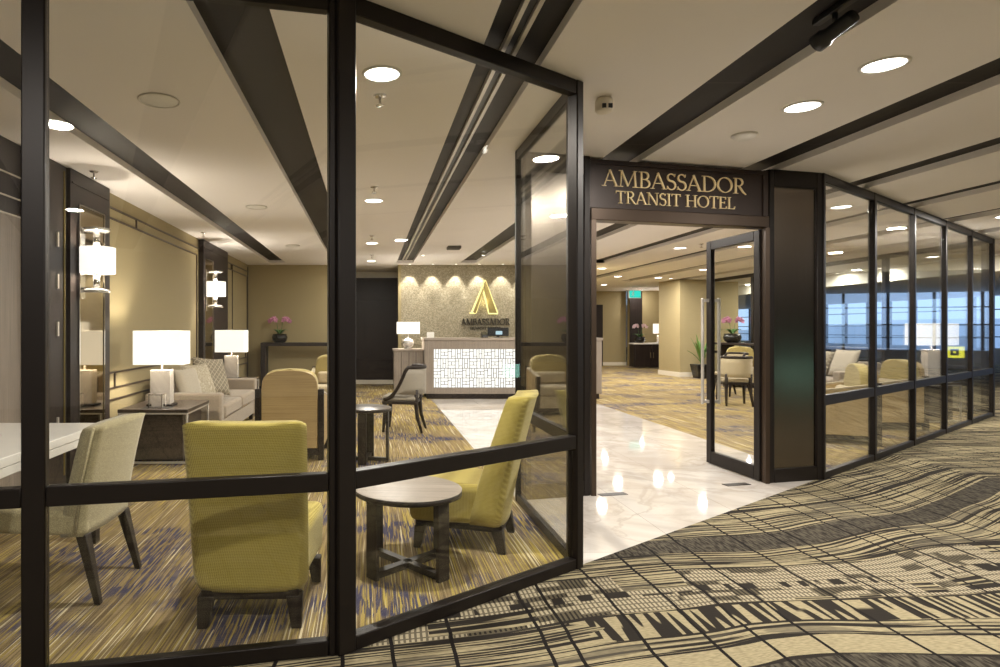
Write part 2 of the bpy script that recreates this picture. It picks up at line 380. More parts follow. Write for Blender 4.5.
# ------------------------------------------------------------------ plan of the place
SL = .72
def sy(x): return 3.517 + SL*(x-1.165)          # storefront line
P0 = (-.112, 2.60); P1 = (1.165, 3.517); XE = 9.65
LS = .21
def ly(x): return P0[1] + LS*(x-P0[0])         # left glazing line
XL = -2.67; YB = 13.56; XA0 = .68; XA1 = 4.92; YH = 23.0; XR = XE
# floors
def poly(name, pts, mat, label, z0=-.06, z1=0.):
    return struct(name, MB().prism(pts, 'z', z0, z1), mat, label, 'floor')
poly('floor_concourse', [(-9,-7),(24,-7),(24,46),(XE,46),(XE,sy(XE)),P1,P0,(-9,ly(-9))], M['ext'], 'beige and black patterned concourse carpet in front of the glass')
poly('floor_marble', [P1,(4.1,sy(4.1)),(4.1,11.95),(1.18,11.95)], M['marble'], 'polished cream marble path from the entrance to the desk')
poly('floor_lounge', [P0,P1,(1.18,16),(XL,16),(XL,ly(XL))], M['carpet'], 'gold striped lounge carpet with navy flecks behind the left glazing')
poly('floor_hall', [(4.1,sy(4.1)),(XE,sy(XE)),(XE,24),(1.18,24),(1.18,11.95),(4.1,11.95)], M['carpet'], 'gold striped carpet right of the marble path')

# ceiling: slabs between recessed dark channels
PER, CW = 1.345, .345
chx = [-2.13+PER*k for k in range(-3, 11)]
mb = MB(); edges = [-9.] + [e for c in chx for e in (c, c+CW)] + [12.]
for i in range(0, len(edges), 2): mb.box(edges[i], edges[i+1], -7, 13.1 if edges[i+1] < 5 else 18.2, CEIL, 2.90)
mb.box(-9, 4.95, 13.1, 16, CEIL, 2.90); mb.box(-9, 12, 18.2, 46, CEIL, 2.90); mb.box(4.6, 4.95, 13.1, 18.2, CEIL+.001, 2.90); mb.box(-9, 4.6, 16, 18.2, CEIL, 2.9)
for c in chx:
    if c+CW < 4.6: pass
struct('ceiling', mb, M['ceil'], 'warm white plaster ceiling', 'ceiling')
for i, c in enumerate(chx):
    y1 = 13.1 if c < 4.9 else 18.2
    struct('trim_%d' % (i+1), MB().box(c-.01, c+CW+.01, -7, y1+.01, 2.805, 2.835), M['chan'], 'dark recessed ceiling channel panel', 'ceiling')

# walls
def wall(name, x0, x1, y0, y1, z0, z1, mat, label): return struct(name, MB().box(x0, x1, y0, y1, z0, z1), mat, label, 'wall')
wl = wall('wall_left', XL-.15, XL, 4.75, YB, 0, CEIL, M['gold_paper'], 'gold papered left lounge wall with dark trim lines')
wall('wall_left_veneer', XL-.15, XL, ly(XL-.15)-.0, 4.75, 0, 2.2, M['greige'], 'greige veneer wall behind the white desk')
wall('wall_left_band', XL-.15, XL, ly(XL-.15), 4.75, 2.2, CEIL, M['dwood'], 'dark wood band above the greige veneer')
mb = MB()
for z in (2.2, 2.33, 2.5): mb.box(XL, XL+.006, 2.2, 4.74, z-.006, z+.006)
struct('trim_20', mb, M['pale'], 'thin pale lines on the dark wood band', 'trim')
wall('wall_back', XL-.15, -.6, YB, YB+.15, 0, CEIL, M['tan_paper'], 'tan papered back wall of the lounge')
wall('wall_recess_left', -.75, -.6, YB+.15, 15.3, 0, CEIL, M['tan_paper'], 'tan side of the dark recess')
wall('wall_recess', -.75, 1.0, 15.3, 15.45, 2.61, CEIL, M['mwhite'], 'pale strip above the dark panel')
struct('door_3', MB().box(-.6, .14, 15.26, 15.34, .1, 2.6).box(.15, .84, 15.26, 15.34, .1, 2.6), M['dwood'], 'dark sliding door panels left of the logo wall', 'door')
wall('wall_recess_base', -.6, 1.0, 15.3, 15.45, 0, 2.61, M['dwood'], 'dark wall behind the sliding panels')
struct('baseboard_recess', MB().box(-.6, .9, 15.22, 15.3, 0, .1), M['base'], 'pale baseboard under the dark panels', 'baseboard')
wall('wall_logo', XA0, XA1, YB, YB+.2, 0, CEIL, M['mosaic'], 'glittering mosaic wall behind the reception desk')
struct('trim_21', MB().box(XA0-.06, XA0, YB-.02, YB+.2, 0, CEIL), M['tan_paper'], 'tan edge post of the logo wall', 'trim')
wall('wall_recess_right', XA0-.0, XA0+.15, YB+.2, 15.3, 0, CEIL, M['dwood'], 'dark side of the recess')
wall('wall_hall_left', XA1-.15, XA1, YB+.2, YH, 0, CEIL, M['tan_paper'], 'tan hallway side wall')
wall('wall_hall_back', XA1, 9.5, YH, YH+.15, 0, CEIL, M['tan_paper'], 'tan wall at the end of the hallway')
wall('wall_alcove', 9.5, 10.9, YH-.3, YH-.1, 0, CEIL, M['tan_paper'], 'papered alcove wall behind the console cabinet')
struct('trim_22', MB().box(9.5, 9.95, YH-.34, YH-.3, 0, CEIL-.01), M['dwood'], 'dark wood strip beside the alcove', 'trim')
struct('door_4', MB().box(8.12, 8.62, YH-.05, YH, 0, 2.25), M['dwood'], 'dark doorway at the end of the hallway', 'door')
struct('baseboard_hall', MB().box(8.63, 9.5, YH-.03, YH, 0, .12).box(XA1, 8.11, YH-.03, YH, 0, .12), M['base'], 'cream baseboard along the hallway end wall', 'baseboard')
mb = MB().prism([(8.62,18.5),(8.72,17.45),(9.6,17.6),(9.6,18.5)], 'z', 0, CEIL)
struct('wall_pier', mb, M['tan_paper'], 'tan papered pier at the end of the right glazing', 'wall')
struct('baseboard_pier', MB().prism([(8.60,18.52),(8.70,17.43),(9.62,17.58),(9.62,18.52)], 'z', 0, .13), M['base'], 'cream baseboard around the tan pier', 'baseboard')
wall('wall_alcove_right', 10.75, 10.9, 18.5, YH-.3, 0, CEIL, M['tan_paper'], 'tan right side of the alcove')
wall('wall_alcove_front', 9.6, 10.9, 18.35, 18.5, 0, CEIL, M['tan_paper'], 'tan front of the alcove')
# concourse shell: behind the camera, left, far end, and the window wall
wall('wall_concourse_rear', -9, 24, -7.15, -7, 0, 2.9, M['conc_wall'], 'brown concourse wall facing the entrance')
wall('wall_concourse_left', -9.15, -9, -7, 46, 0, 2.9, M['conc_wall'], 'brown concourse wall at the far left')
wall('wall_concourse_end', -9, 24, 46, 46.15, 0, 2.9, M['conc_wall'], 'far end wall of the concourse')
struct('trim_23', MB().box(12, 12.3, 4, 46, 2.46, 2.9).box(12, 12.3, -7, 4, 2.75, 2.9), M['fascia'], 'white bulkhead across the concourse', 'trim')
struct('ceiling_concourse', MB().box(12.3, 24, -7, 46, 2.62, 2.9), M['ceil'], 'lower concourse ceiling by the big windows', 'ceiling')
wall('wall_concourse_right', 23.8, 24, -7, 6, 0, 2.9, M['conc_wall'], 'pale concourse wall beside the big windows')
wall('wall_window_sill', 23.8, 24, 6, 46, 0, .62, M['steel'], 'low grey wall under the concourse windows')
mb = MB()
for k in range(31): mb.box(23.85, 23.95, 6+k*1.32, 6.06+k*1.32, .62, 2.62)
for z in (1.05, 1.5, 2.1): mb.box(23.88, 23.93, 6, 46, z-.02, z+.02)
w6 = struct('window_6', mb, M['facade'], 'blue lit window wall of the concourse', 'window')
poly('ground_apron', [(24,-20),(120,-20),(120,140),(24,140)], M['apron'], 'pale airport apron outside the windows', -1.2, -1.0)
mb = MB()
for k in range(7): mb.box(60, 70, -10+k*18, -10+k*18+13, -1, 1.2+.6*((k*5) % 3))
struct('terminal_buildings', mb, plain('far_terminal', (.62,.66,.70), .8), 'low pale terminal buildings far outside', 'building')

# ------------------------------------------------------------------ glazing
def glazing(name, a, b, posts, label, z0=.0, z1=CEIL, rail=(.677,.752), pw=.07, pd=.09, ends=(True,True), bot=.06, top=.08, midrail=True, pwl=None):
    """a glazed frame from plan point a to b; posts: fractions; returns frame object with pane children"""
    a, b = Vector(a), Vector(b); L = (b-a).length; ang = math.atan2(b.y-a.y, b.x-a.x)
    fr = MB(); xs = [f*L for f in posts]; wd = pwl or [pw]*len(xs)
    for x, w in zip(xs, wd): fr.box(x-w/2, x+w/2, -pd/2, pd/2, z0, z1, .006, 1)
    rails = [(z0, z0+bot), (z1-top, z1)] + ([rail] if midrail else [])
    for i in range(len(xs)-1):
        for r0, r1 in rails: fr.box(xs[i]+wd[i]/2, xs[i+1]-wd[i+1]/2, -pd*.42, pd*.42, r0, r1, .004, 1)
    o = fr.build(name, M['frame'], None, (a.x, a.y, 0), ang); tag(o, label, 'window', None, 'structure')
    for i in range(len(xs)-1):
        for r0, r1 in ([(z0+bot, rail[0]), (rail[1], z1-top)] if midrail else [(z0+bot, z1-top)]):
            MB().box(xs[i]+wd[i]/2, xs[i+1]-wd[i+1]/2, -.005, .005, r0, r1).build('glass_pane', M['glass'], o)
    return o
La = (-2.45, ly(-2.45)); LL = (Vector(P0)-Vector(La)).length
def lf(x): return (x+2.45)/(P0[0]+2.45)
glazing('window_1', La, P0, [0, lf(-1.272), 1-.05/LL], 'dark framed glazing left of the corner post', pwl=[.08,.085,.03], pd=.06)
g2 = glazing('window_2', P0, P1, [.0, 1.0], 'dark framed glazing between the corner posts', pwl=[.09,.06], pd=.07)
glazing('window_3', (1.165, sy(1.165)+.07), (1.165, 4.86), [.0, 1.0], 'dark framed side glazing of the entrance recess', pw=.04, pd=.05)
R0 = (4.065, sy(4.065)-.02); R1 = (XE, sy(XE))
glazing('window_4', R0, R1, [.0,.2,.4,.6,.8,1.], 'dark framed glazing right of the entrance', pwl=[.045,.065,.065,.065,.065,.11], pd=.06, rail=(.66,.75))
ys = [sy(XE)+.08, 11.6, 13.6, 15.6, 17.55]
glazing('window_5', (XE, ys[0]), (XE, ys[-1]), [(y-ys[0])/(ys[-1]-ys[0]) for y in ys], 'dark framed glazing along the far right side of the lounge', pw=.09)

# entrance columns, header, doors: entrance plane from (1.2,4.9) to (4.05,5.58)
EA = math.atan2(.236, 1.0)
def ep(x): return 5.04 + .236*(x-1.79)
def entrance_column(name, x0, x1, label):
    L = (x1-x0)/math.cos(EA); o = MB()
    o.box(0, L, .03, .10, 0, CEIL)                                   # core
    for xa, xb in ((0,.055), (L-.055, L)): o.box(xa, xb, -.02, .03, 0, CEIL, .005, 1)
    o.box(.055, L-.055, -.02, .03, 0, .12, .004, 1); o.box(.055, L-.055, -.02, .03, 2.60, CEIL, .004, 1)
    r = o.build(name, M['frame'], None, (x0, ep(x0), 0), EA); tag(r, label, 'column', None, 'structure')
    MB().box(.055, L-.055, .0, .03, .12, 2.60).build('brushed_panel', M['panel'], r)
    return r
entrance_column('column', 1.22, 1.78, 'bronze entrance column left of the doors, seen through the side glazing')
entrance_column('column.001', 3.49, 4.045, 'bronze entrance column right of the open door')
hd = thing('entrance_sign', 'dark header sign with gold AMBASSADOR TRANSIT HOTEL lettering over the doorway', 'sign', (1.78, ep(1.78), 0), EA)
HL = (3.48-1.78)/math.cos(EA)
MB().box(0, HL, 0, .10, 2.335, CEIL-.02).box(0, .05, -.015, .0, 2.335, CEIL-.02).box(HL-.05, HL, -.015, 0, 2.335, CEIL-.02).box(.05, HL-.05, -.015, 0, CEIL-.055, CEIL-.02).build('sign_board', M['sign'], hd)
MB().box(0, HL, -.03, .10, 2.235, 2.335, .006, 1).build('lintel', M['lint'], hd)

# serif capitals -------------------------------------------------------------
def arc(cx, cz, rx, rz, a0, a1, n=14): return [(cx+rx*math.cos(math.radians(a0+(a1-a0)*i/n)), cz+rz*math.sin(math.radians(a0+(a1-a0)*i/n))) for i in range(n+1)]
def glyph(ch):
    """list of (points, widths); unit cap height. returns strokes, advance"""
    T, t, S = .105, .045, .033
    def ser(x, z, w=.30): return ([(x-w/2, z), (x+w/2, z)], S)
    def stem(x, z0=0, z1=1): return ([(x, z0), (x, z1)], T)
    if ch == 'A': return [([(.08,0),(.38,1)], t), ([(.36,1.0),(.72,0)], T), ([(.19,.34),(.60,.34)], t*.8), ser(.08,.018,.22), ser(.72,.018,.26)], .80
    if ch == 'M': return [([(.12,0),(.17,1)], t), ([(.17,1),(.50,.05)], T), ([(.50,.05),(.84,1)], t), ([(.84,1),(.90,0)], T), ser(.12,.018,.24), ser(.90,.018,.28), ser(.13,.982,.2), ser(.87,.982,.2)], 1.04
    if ch == 'B': return [stem(.16), ser(.13,.018,.2), ser(.13,.982,.2), ([(.16,.98),(.32,.98)]+arc(.32,.755,.20,.225,90,-90)[1:]+[(.16,.53)], [t*.8]*2+[t+(T-t)*math.sin(math.pi*i/14) for i in range(1,15)]+[t*.8]),
                        ([(.16,.53),(.34,.53)]+arc(.34,.275,.24,.255,90,-90)[1:]+[(.16,.02)], [t*.8]*2+[t+(T-t)*math.sin(math.pi*i/14) for i in range(1,15)]+[t*.8])], .66
    if ch == 'S':
        p = arc(.28,.755,.19,.225,25,270,12)+arc(.28,.265,.22,.265,90,-150,12)[1:]
        w = [t+(T-t)*math.sin(math.pi*i/(len(p)-1))**1.2 for i in range(len(p))]
        return [(p, w), ([(.455,.80),(.475,.98)], S), ([(.06,.02),(.09,.22)], S)], .56
    if ch == 'D': return [stem(.16), ser(.13,.018,.2), ser(.13,.982,.2), ([(.16,.98),(.30,.98)]+arc(.30,.5,.46,.48,90,-90,18)[1:]+[(.16,.02)], [t*.8]*2+[t+(T-t)*math.sin(math.pi*i/18) for i in range(1,19)]+[t*.8])], .84
    if ch == 'O':
        p = arc(.46,.5,.385,.47,0,360,32); return [(p, [t*1.05+(T-t)*abs(math.cos(2*math.pi*i/32))**1.5 for i in range(33)])], .92
    if ch == 'R': return [stem(.16), ser(.16,.018,.28), ser(.13,.982,.2), ([(.16,.98),(.32,.98)]+arc(.32,.74,.22,.24,90,-90)[1:]+[(.16,.50)], [t*.8]*2+[t+(T-t)*math.sin(math.pi*i/14) for i in range(1,15)]+[t*.8]),
                        ([(.34,.50),(.58,.10),(.74,-.04)], [T*.95,T*.95,t])], .72
    if ch == 'T': return [stem(.36), ser(.36,.018,.30), ([(.04,.975),(.68,.975)], t), ([(.045,.80),(.05,.99)], S), ([(.675,.80),(.67,.99)], S)], .72
    if ch == 'N': return [([(.14,0),(.14,1)], t), ([(.14,1),(.74,0)], T), ([(.74,0),(.74,1)], t), ser(.14,.018,.24), ser(.10,.982,.2), ser(.74,.982,.24)], .88
    if ch == 'I': return [stem(.18), ser(.18,.018,.30), ser(.18,.982,.30)], .36
    if ch == 'H': return [stem(.16), stem(.72), ([(.16,.52),(.72,.52)], t), ser(.16,.018), ser(.72,.018), ser(.16,.982), ser(.72,.982)], .88
    if ch == 'E': return [stem(.16), ([(.06,.97),(.56,.97)], t), ([(.06,.03),(.60,.03)], t), ([(.16,.52),(.46,.52)], t), ([(.55,.80),(.55,.99)], S), ([(.60,.02),(.61,.22)], S), ([(.46,.43),(.46,.61)], S)], .66
    if ch == 'L': return [stem(.16), ser(.16,.982,.28), ([(.06,.03),(.58,.03)], t), ([(.58,.02),(.60,.24)], S)], .62
    return [], .34
def lettering(text, cap, width, x0, z0, y0, y1, name, mat, parent, loc=(0,0,0), only=None):
    items = [glyph(c) for c in text]; tot = sum(a for _, a in items); k = width/tot; mb = MB(); x = x0
    for i, (st, adv) in enumerate(items):
        if only and not only[0] <= i < only[1]: st = []
        for pts, w in st:
            ww = [q*min(k, cap) for q in w] if isinstance(w, (list, tuple)) else w*min(k, cap)
            mb.ribbon([(x+p[0]*k, z0+p[1]*cap) for p in pts], ww, y0, y1)
        x += adv*k
    return mb.build(name, mat, parent, loc)
lettering('AMBASSADOR', .135, 1.40, (HL-1.40)/2-.055, 2.520, -.012, -.0, 'name_lettering', M['gold'], hd)
lettering('TRANSIT HOTEL', .102, 1.17, (HL-1.17)/2-.05, 2.383, -.012, -.0, 'transit_lettering', M['gold'], hd, only=(0, 7))
lettering('TRANSIT HOTEL', .102, 1.17, (HL-1.17)/2-.05, 2.383, -.012, -.0, 'hotel_lettering', M['gold'], hd, only=(8, 13))

# doors: two glazed leaves, swung inwards
def door_leaf(name, hx, hy, ang, W, label, flip):
    o = MB(); z1 = 2.225; s = .075; d = .022
    o.box(0, s, -d, d, .01, z1, .004, 1); o.box(W-s, W, -d, d, .01, z1, .004, 1); o.box(s, W-s, -d, d, .01, .13, .004, 1); o.box(s, W-s, -d, d, z1-.085, z1, .004, 1)
    r = o.build(name, M['frame'], None, (hx, hy, 0), ang); tag(r, label, 'door', None, 'structure')
    MB().box(s, W-s, -.005, .005, .13, z1-.085).build('glass_pane', M['glass'], r)
    for sd in (-1, 1):
        y = sd*.085; xh = W-.04
        MB().box(xh-.014, xh+.014, y-.011, y+.011, .60, 1.66, .005, 1).box(xh-.012, xh+.012, min(sd*d, y), max(sd*d, y), .61, .64).box(xh-.012, xh+.012, min(sd*d, y), max(sd*d, y), 1.62, 1.65).build('pull_handle', M['alum'], r)
    MB().box(W-.001, W+.003, -.012, .012, 1.0, 1.22).build('lock_plate', M['chrome'], r)
    return r
door_leaf('door_1', 3.455, 5.47, math.atan2(.78, -.045), .78, 'right glass door leaf standing open', 1)
door_leaf('door_2', 1.84, 5.10, math.atan2(1., .02), .78, 'left glass door leaf standing open against the column', -1)
struct('trim_24', MB().box(1.79, 1.83, ep(1.79)-.03, ep(1.79)+.03, 0, 2.235).box(3.45, 3.485, ep(3.46)-.03, ep(3.46)+.03, 0, 2.235), M['lint'], 'bronze door jambs', 'trim')
for nm, x, y, lb in (('floor_plate', 1.98, 5.06, 'dark steel floor plate by the left door leaf'), ('floor_plate.001', 3.18, 5.38, 'dark steel floor plate by the right door leaf')):
    tag(MB().box(-.12, .12, -.035, .035, .0005, .004).build(nm, M['dwood'], None, (x, y, 0), EA), lb, 'floor plate')

# ------------------------------------------------------------------ lamps in the ceiling
WARM = (1, .945, .87)
def add_light(kind, name, parent, loc, energy, col=WARM, rad=.08, size=2.6, blend=1., rot=(0,0,0)):
    l = bpy.data.lights.new(name, kind); l.energy = energy; l.color = col
    l.shadow_soft_size = rad
    if kind == 'SPOT': l.spot_size = size; l.spot_blend = blend
    o = bpy.data.objects.new(name, l); C.objects.link(o); o.parent = parent; o.location = loc; o.rotation_euler = rot; return o
_proto = {}
def downlight(x, y, r, label, energy, group=None, z=CEIL, col=WARM, tilt=(1.3,0)):
    t = thing('downlight', label, 'ceiling light', (x, y, z), 0, group)
    if r not in _proto:
        a = MB().lathe([(r*1.0,0.012),(r*1.14,0),(r*1.14,-.008),(r*.98,-.008),(r*.96,.012)], 32).build('trim_ring', M['mwhite'], t)
        b = MB().lathe([(0,-.003),(r*.97,-.003),(r*.97,.0),(0,.0)], 32).build('lamp_disc', M['disc'], t)
        _proto[r] = (a, b)
    else:
        for p in _proto[r]:
            c = p.copy(); C.objects.link(c); c.parent = t
    if energy and r > .04: 
        o = add_light('AREA', 'bulb', t, (0,0,-.012), energy*.27, col); o.data.shape = 'DISK'; o.data.size = r*1.9
    elif energy: add_light('SPOT', 'bulb', t, (0,0,-.02), energy, col, .02, tilt[0], .5, (tilt[1],0,0))
    return t
EI, EO = 165., 125.
downlight(.066, 3.40, .097, 'large lit round downlight in the lounge ceiling just behind the front glass', EI*.9)
downlight(.04, 6.75, .097, 'lit round downlight, second back in the lounge row above the tables', EI)
downlight(.03, 10.1, .097, 'lit round downlight, third back in the lounge row', EI)
downlight(.03, 12.75, .09, 'lit round downlight, last in the lounge row near the dark recess', EI*.5)
downlight(2.72, 3.28, .097, 'lit round downlight outside, nearest the black spotlight', EO)
downlight(2.72, 3.90, .097, 'lit round downlight outside, beside the smoke detector', EO*.6)
downlight(2.72, 7.2, .097, 'lit downlight above the marble path just inside the doors', EI)
downlight(2.72, 10.4, .097, 'lit downlight above the marble path before the desk', EI*.8)
downlight(5.40, 7.1, .097, 'lit downlight just inside the right glazing near its second mullion', EI)
downlight(5.35, 10.7, .097, 'lit downlight over the hall carpet behind the doorway', EI)
downlight(5.35, 14.3, .097, 'lit downlight over the hall beside the logo wall end', EI)
downlight(7.9, 11.0, .097, 'lit downlight above the sofa by the right glazing', EI)
downlight(7.85, 14.6, .097, 'lit downlight above the tall counter', EI)
downlight(7.86, 16.9, .1, 'lit downlight above the tan pier', EI)
downlight(6.6, 16.5, .1, 'lit downlight at the start of the back hallway', EI)
downlight(7.4, 19.6, .1, 'lit downlight in the back hallway', EI)
downlight(7.9, 7.7, .097, 'lit downlight outside above the right glazing', EO)
for i, (x, y) in enumerate(((5.42,3.3),(-1.3,.3),(1.35,.2),(4.1,.2),(6.8,.9),(9.3,4.2),(10.9,8.0),(-1.3,-3),(2.72,-3),(6.5,-3),(10.9,12),(10.9,16))):
    downlight(x, y, .097, 'lit round downlight in the concourse ceiling beyond the frame', EO*(1.0 if y > -1 else .8), 'concourse downlights out of view')
for x in (.86, 1.36, 1.86, 2.36, 2.86, 3.36, 3.86, 4.36):
    t = downlight(x, 13.37, .038, 'tiny lit spotlight in the ceiling washing the mosaic logo wall', 60., 'wall washing spotlights', tilt=(1.15, .16))
for x in (1.0, 2.15, 3.3):
    downlight(x, 11.75, .035, 'tiny lit spotlight in the ceiling above the reception desk', 12., 'spotlights above the desk')
for y in (14.3, 15.6, 17.4, 19.2): downlight(11.75, y, .05, 'small lit spotlight beside the white concourse bulkhead', 90., 'bulkhead spotlights')
downlight(9.75, YH-.75, .06, 'small lit spotlight above the alcove console', 40.)
downlight(8.3, 17.1, .06, 'small lit spotlight washing the tan pier', 25.)
# unlit discs, detectors, sprinklers
def speaker_disc(x, y, label):
    t = thing('ceiling_speaker', label, 'ceiling speaker', (x, y, CEIL)); MB().lathe([(0,-.012),(.075,-.012),(.09,-.008),(.115,-.004),(.12,0),(0,0)], 32).build('grille', M['mwhite'], t)
    MB().lathe([(.118,0),(.125,-.004),(.122,-.01),(.112,-.006)], 32, closed=True).build('ring', M['alum'], t); return t
speaker_disc(-1.29, 3.79, 'round white ceiling speaker nearest the front glass')
speaker_disc(-1.30, 7.1, 'round white ceiling speaker in the middle of the lounge ceiling')
speaker_disc(-1.30, 10.4, 'round white ceiling speaker near the back wall')
tag(MB().lathe([(0,-.035),(.05,-.035),(.07,-.022),(.085,-.008),(.085,0),(0,0)], 32).build('smoke_detector', M['mwhite'], None, (2.70, 4.47, CEIL)), 'round white smoke detector outside above the sign', 'smoke detector')
t = thing('beam_detector', 'small cream sensor box hanging from the ceiling left of the sign', 'sensor', (1.42, 3.76, CEIL))
MB().lathe([(0,-.085),(.045,-.085),(.052,-.075),(.052,-.02),(.04,0),(0,0)], 20).build('housing', M['base'], t)
MB().box(-.03,-.008,-.056,-.045,-.075,-.05).box(.006,.03,-.056,-.045,-.075,-.05).build('sensor_window', M['black'], t)
def sprinkler(x, y, label):
    t = thing('ceiling_sprinkler', label, 'sprinkler', (x, y, CEIL)); MB().lathe([(0,-.012),(.03,-.010),(.042,0),(0,0)], 20).build('escutcheon', M['chrome'], t)
    MB().lathe([(.008,-.012),(.008,-.055),(.026,-.058),(.026,-.062),(0,-.062)], 12).build('head', M['chrome'], t); return t
sprinkler(.06, 3.72, 'sprinkler head just behind the large front downlight')
sprinkler(.04, 6.1, 'sprinkler head in front of the second lounge downlight')
sprinkler(.03, 9.3, 'sprinkler head in front of the third lounge downlight')
sprinkler(.03, 11.7, 'sprinkler head in front of the last lounge downlight')
sprinkler(-2.45, 5.5, 'sprinkler head near the first dark pilaster')
sprinkler(-2.42, 9.0, 'sprinkler head near the second dark pilaster')
sprinkler(5.45, 10.2, 'sprinkler head in the ceiling behind the doorway')
sprinkler(5.7, 6.95, 'sprinkler head behind the right glazing')
tag(MB().box(-.11,.11,-.11,.11,-.05,0,.01).build('ceiling_sensor', M['dgrey'], None, (1.42, 10.5, CEIL)), 'small square dark box on the ceiling before the desk', 'sensor')
# track in the third channel, with two pale rails
tr = thing('track_light_rail', 'pale twin lighting track inside the dark ceiling channel over the glass corner', 'lighting track', (.56, 0, 2.805))
for xo in (.112, .178):
    MB().box(xo, xo+.022, -2, 13.0, -.03, 0).build('rail', M['alum'], tr)
MB().box(.136, .176, -2, 13.0, -.012, 0).build('slot', M['black'], tr)
# black spotlight in the channel outside
sp = thing('spotlight', 'black cylindrical spotlight hanging in the dark ceiling channel outside', 'spotlight', (2.10, 2.80, 2.805))
MB().box(-.02,.02,-.12,.12,-.03,0,.005,1).tube([(0,0,-.03),(0,0,-.07)], .012).build('bracket', M['black'], sp)
tgt = Vector((1.50, 4.9, 2.1)) - Vector((2.10, 2.80, 2.74)); q = tgt.to_track_quat('Z', 'Y')
mb = MB().lathe([(0,-.09),(.028,-.09),(.032,-.08),(.032,.03),(.042,.045),(.042,.09),(.037,.09),(.035,.075),(0,.075)], 24); mb.xf(Matrix.Translation((0,0,-.105)) @ q.to_matrix().to_4x4()); mb.build('lamp_head', M['black'], sp)
mb = MB().lathe([(0,.078),(.034,.078),(.034,.08),(0,.08)], 20); mb.xf(Matrix.Translation((0,0,-.105)) @ q.to_matrix().to_4x4()); mb.build('lens', M['disc'], sp)
add_light('SPOT', 'bulb', sp, Vector((0,0,-.105)) + tgt.normalized()*.12, 45., WARM, .04, .55, .8, (-tgt).to_track_quat('Z','Y').to_euler())

# ------------------------------------------------------------------ left wall: pilasters, trim lines, sconces
def pilaster(name, y0, y1, label, mir):
    o = MB().box(XL, XL+.08, y0, y1, 0, CEIL-.005); o.box(XL+.08, XL+.088, y0+.03, y1-.03, 2.62, 2.635).box(XL+.08, XL+.088, y0+.03, y1-.03, .1, .115)
    r = o.build(name, M['dwood']); tag(r, label, 'pilaster', None, 'structure')
    a, b, c, d = mir
    MB().box(XL+.08, XL+.084, a, b, c, d).build('mirror_inset', M['mirror'], r)
    f = MB(); w = .014
    f.box(XL+.08, XL+.092, a-w, a, c-w, d+w).box(XL+.08, XL+.092, b, b+w, c-w, d+w).box(XL+.08, XL+.092, a, b, d, d+w).box(XL+.08, XL+.092, a, b, c-w, c); f.build('mirror_frame', M['chrome'], r)
    return r
pilaster('pilaster', 5.36, 6.17, 'dark wood pilaster with mirror inset and nearer sconce', (5.52, 6.02, .30, 2.45))
pilaster('pilaster.001', 9.65, 11.3, 'dark wood pilaster with the farther sconce', (9.72, 10.2, .30, 2.45))
dd = struct('door_5', MB().box(XL, XL+.05, 4.76, 5.35, 0, CEIL-.005), M['dwood'], 'tall dark wood door left of the first pilaster', 'door')
for z in (.55, 1.35, 1.75, 2.1): MB().box(XL+.05, XL+.062, 5.18, 5.205, z-.06, z+.06).build('hinge', M['alum'], dd)
MB().box(XL+.05, XL+.056, 4.95, 5.02, .3, 2.05).build('pull_strip', M['pale'], dd)
MB().box(XL+.05, XL+.06, 5.30, 5.31, .1, 2.7).build('edge_strip', M['brass'], dd)
def sconce(y, z, label, sc=1.):
    t = thing('wall_sconce', label, 'wall lamp', (XL+.092, y, z))
    MB().box(0, .018, -.05, .05, -.34, .30, .004, 1).box(.018, .13, -.012, .012, .24, .262).box(.018, .13, -.012, .012, -.262, -.24).build('back_plate', M['chrome'], t)
    for q in (-1, 1):
        MB().lathe([(0,q*.255),(.10,q*.255),(.115,q*.27),(.115,q*.285),(0,q*.285)], 28, .14).build('crystal_disc', M['crystal'], t)
        MB().tube([(.14,0,q*.26),(.14,0,q*.11)], .03, 14).build('stem', M['chrome'], t)
    MB().lathe([(.15,-.115),(.15,.115),(.146,.115),(.146,-.115)], 36, .15, closed=True).build('shade', M['sshade'], t)
    add_light('POINT', 'bulb', t, (.15,0,0), 17., (1,.88,.74), .04); return t
sconce(5.53, 1.96, 'lit drum wall sconce on the nearer dark pilaster')
sconce(9.78, 1.98, 'lit drum wall sconce on the farther dark pilaster')
mb = MB(); th = .014
def hl(z, y0, y1): mb.box(XL, XL+th, y0, y1, z-.009, z+.009)
def vl(y, z0, z1): mb.box(XL, XL+th, y-.012, y+.012, z0, z1)
for y0, y1 in ((6.17, 9.65), (11.3, YB)):
    for z in (2.60, .74): hl(z, y0, y1)
    hl(2.49, y0+.12, y1-.12); hl(.90, y0+.12, y1-.12); vl(y0+.12, .90, 2.49); vl(y1-.12, .90, 2.49); vl(y0+.9 if y1-y0 > 3 else y0+.6, 2.49, 2.60)
    hl(.62, y0+.12, y1-.12); vl(y0+.12, .12, .62); vl(y1-.12, .12, .62); vl(y0+.3, .74, .90); vl(y1-.3, .74, .90)
vl(12.0, .74, 2.6); vl(YB-.05, .0, 2.7)
struct('trim_25', mb, M['trimw'], 'dark trim lines framing the gold wallpaper', 'trim')
struct('baseboard_left', MB().box(XL, XL+.02, 6.17, 9.65, 0, .10).box(XL, XL+.02, 11.3, YB, 0, .10), M['dwood'], 'dark baseboard along the left wall', 'baseboard')
struct('baseboard_back', MB().box(XL, -.6, YB-.02, YB, 0, .10), M['dwood'], 'dark baseboard along the tan back wall', 'baseboard')

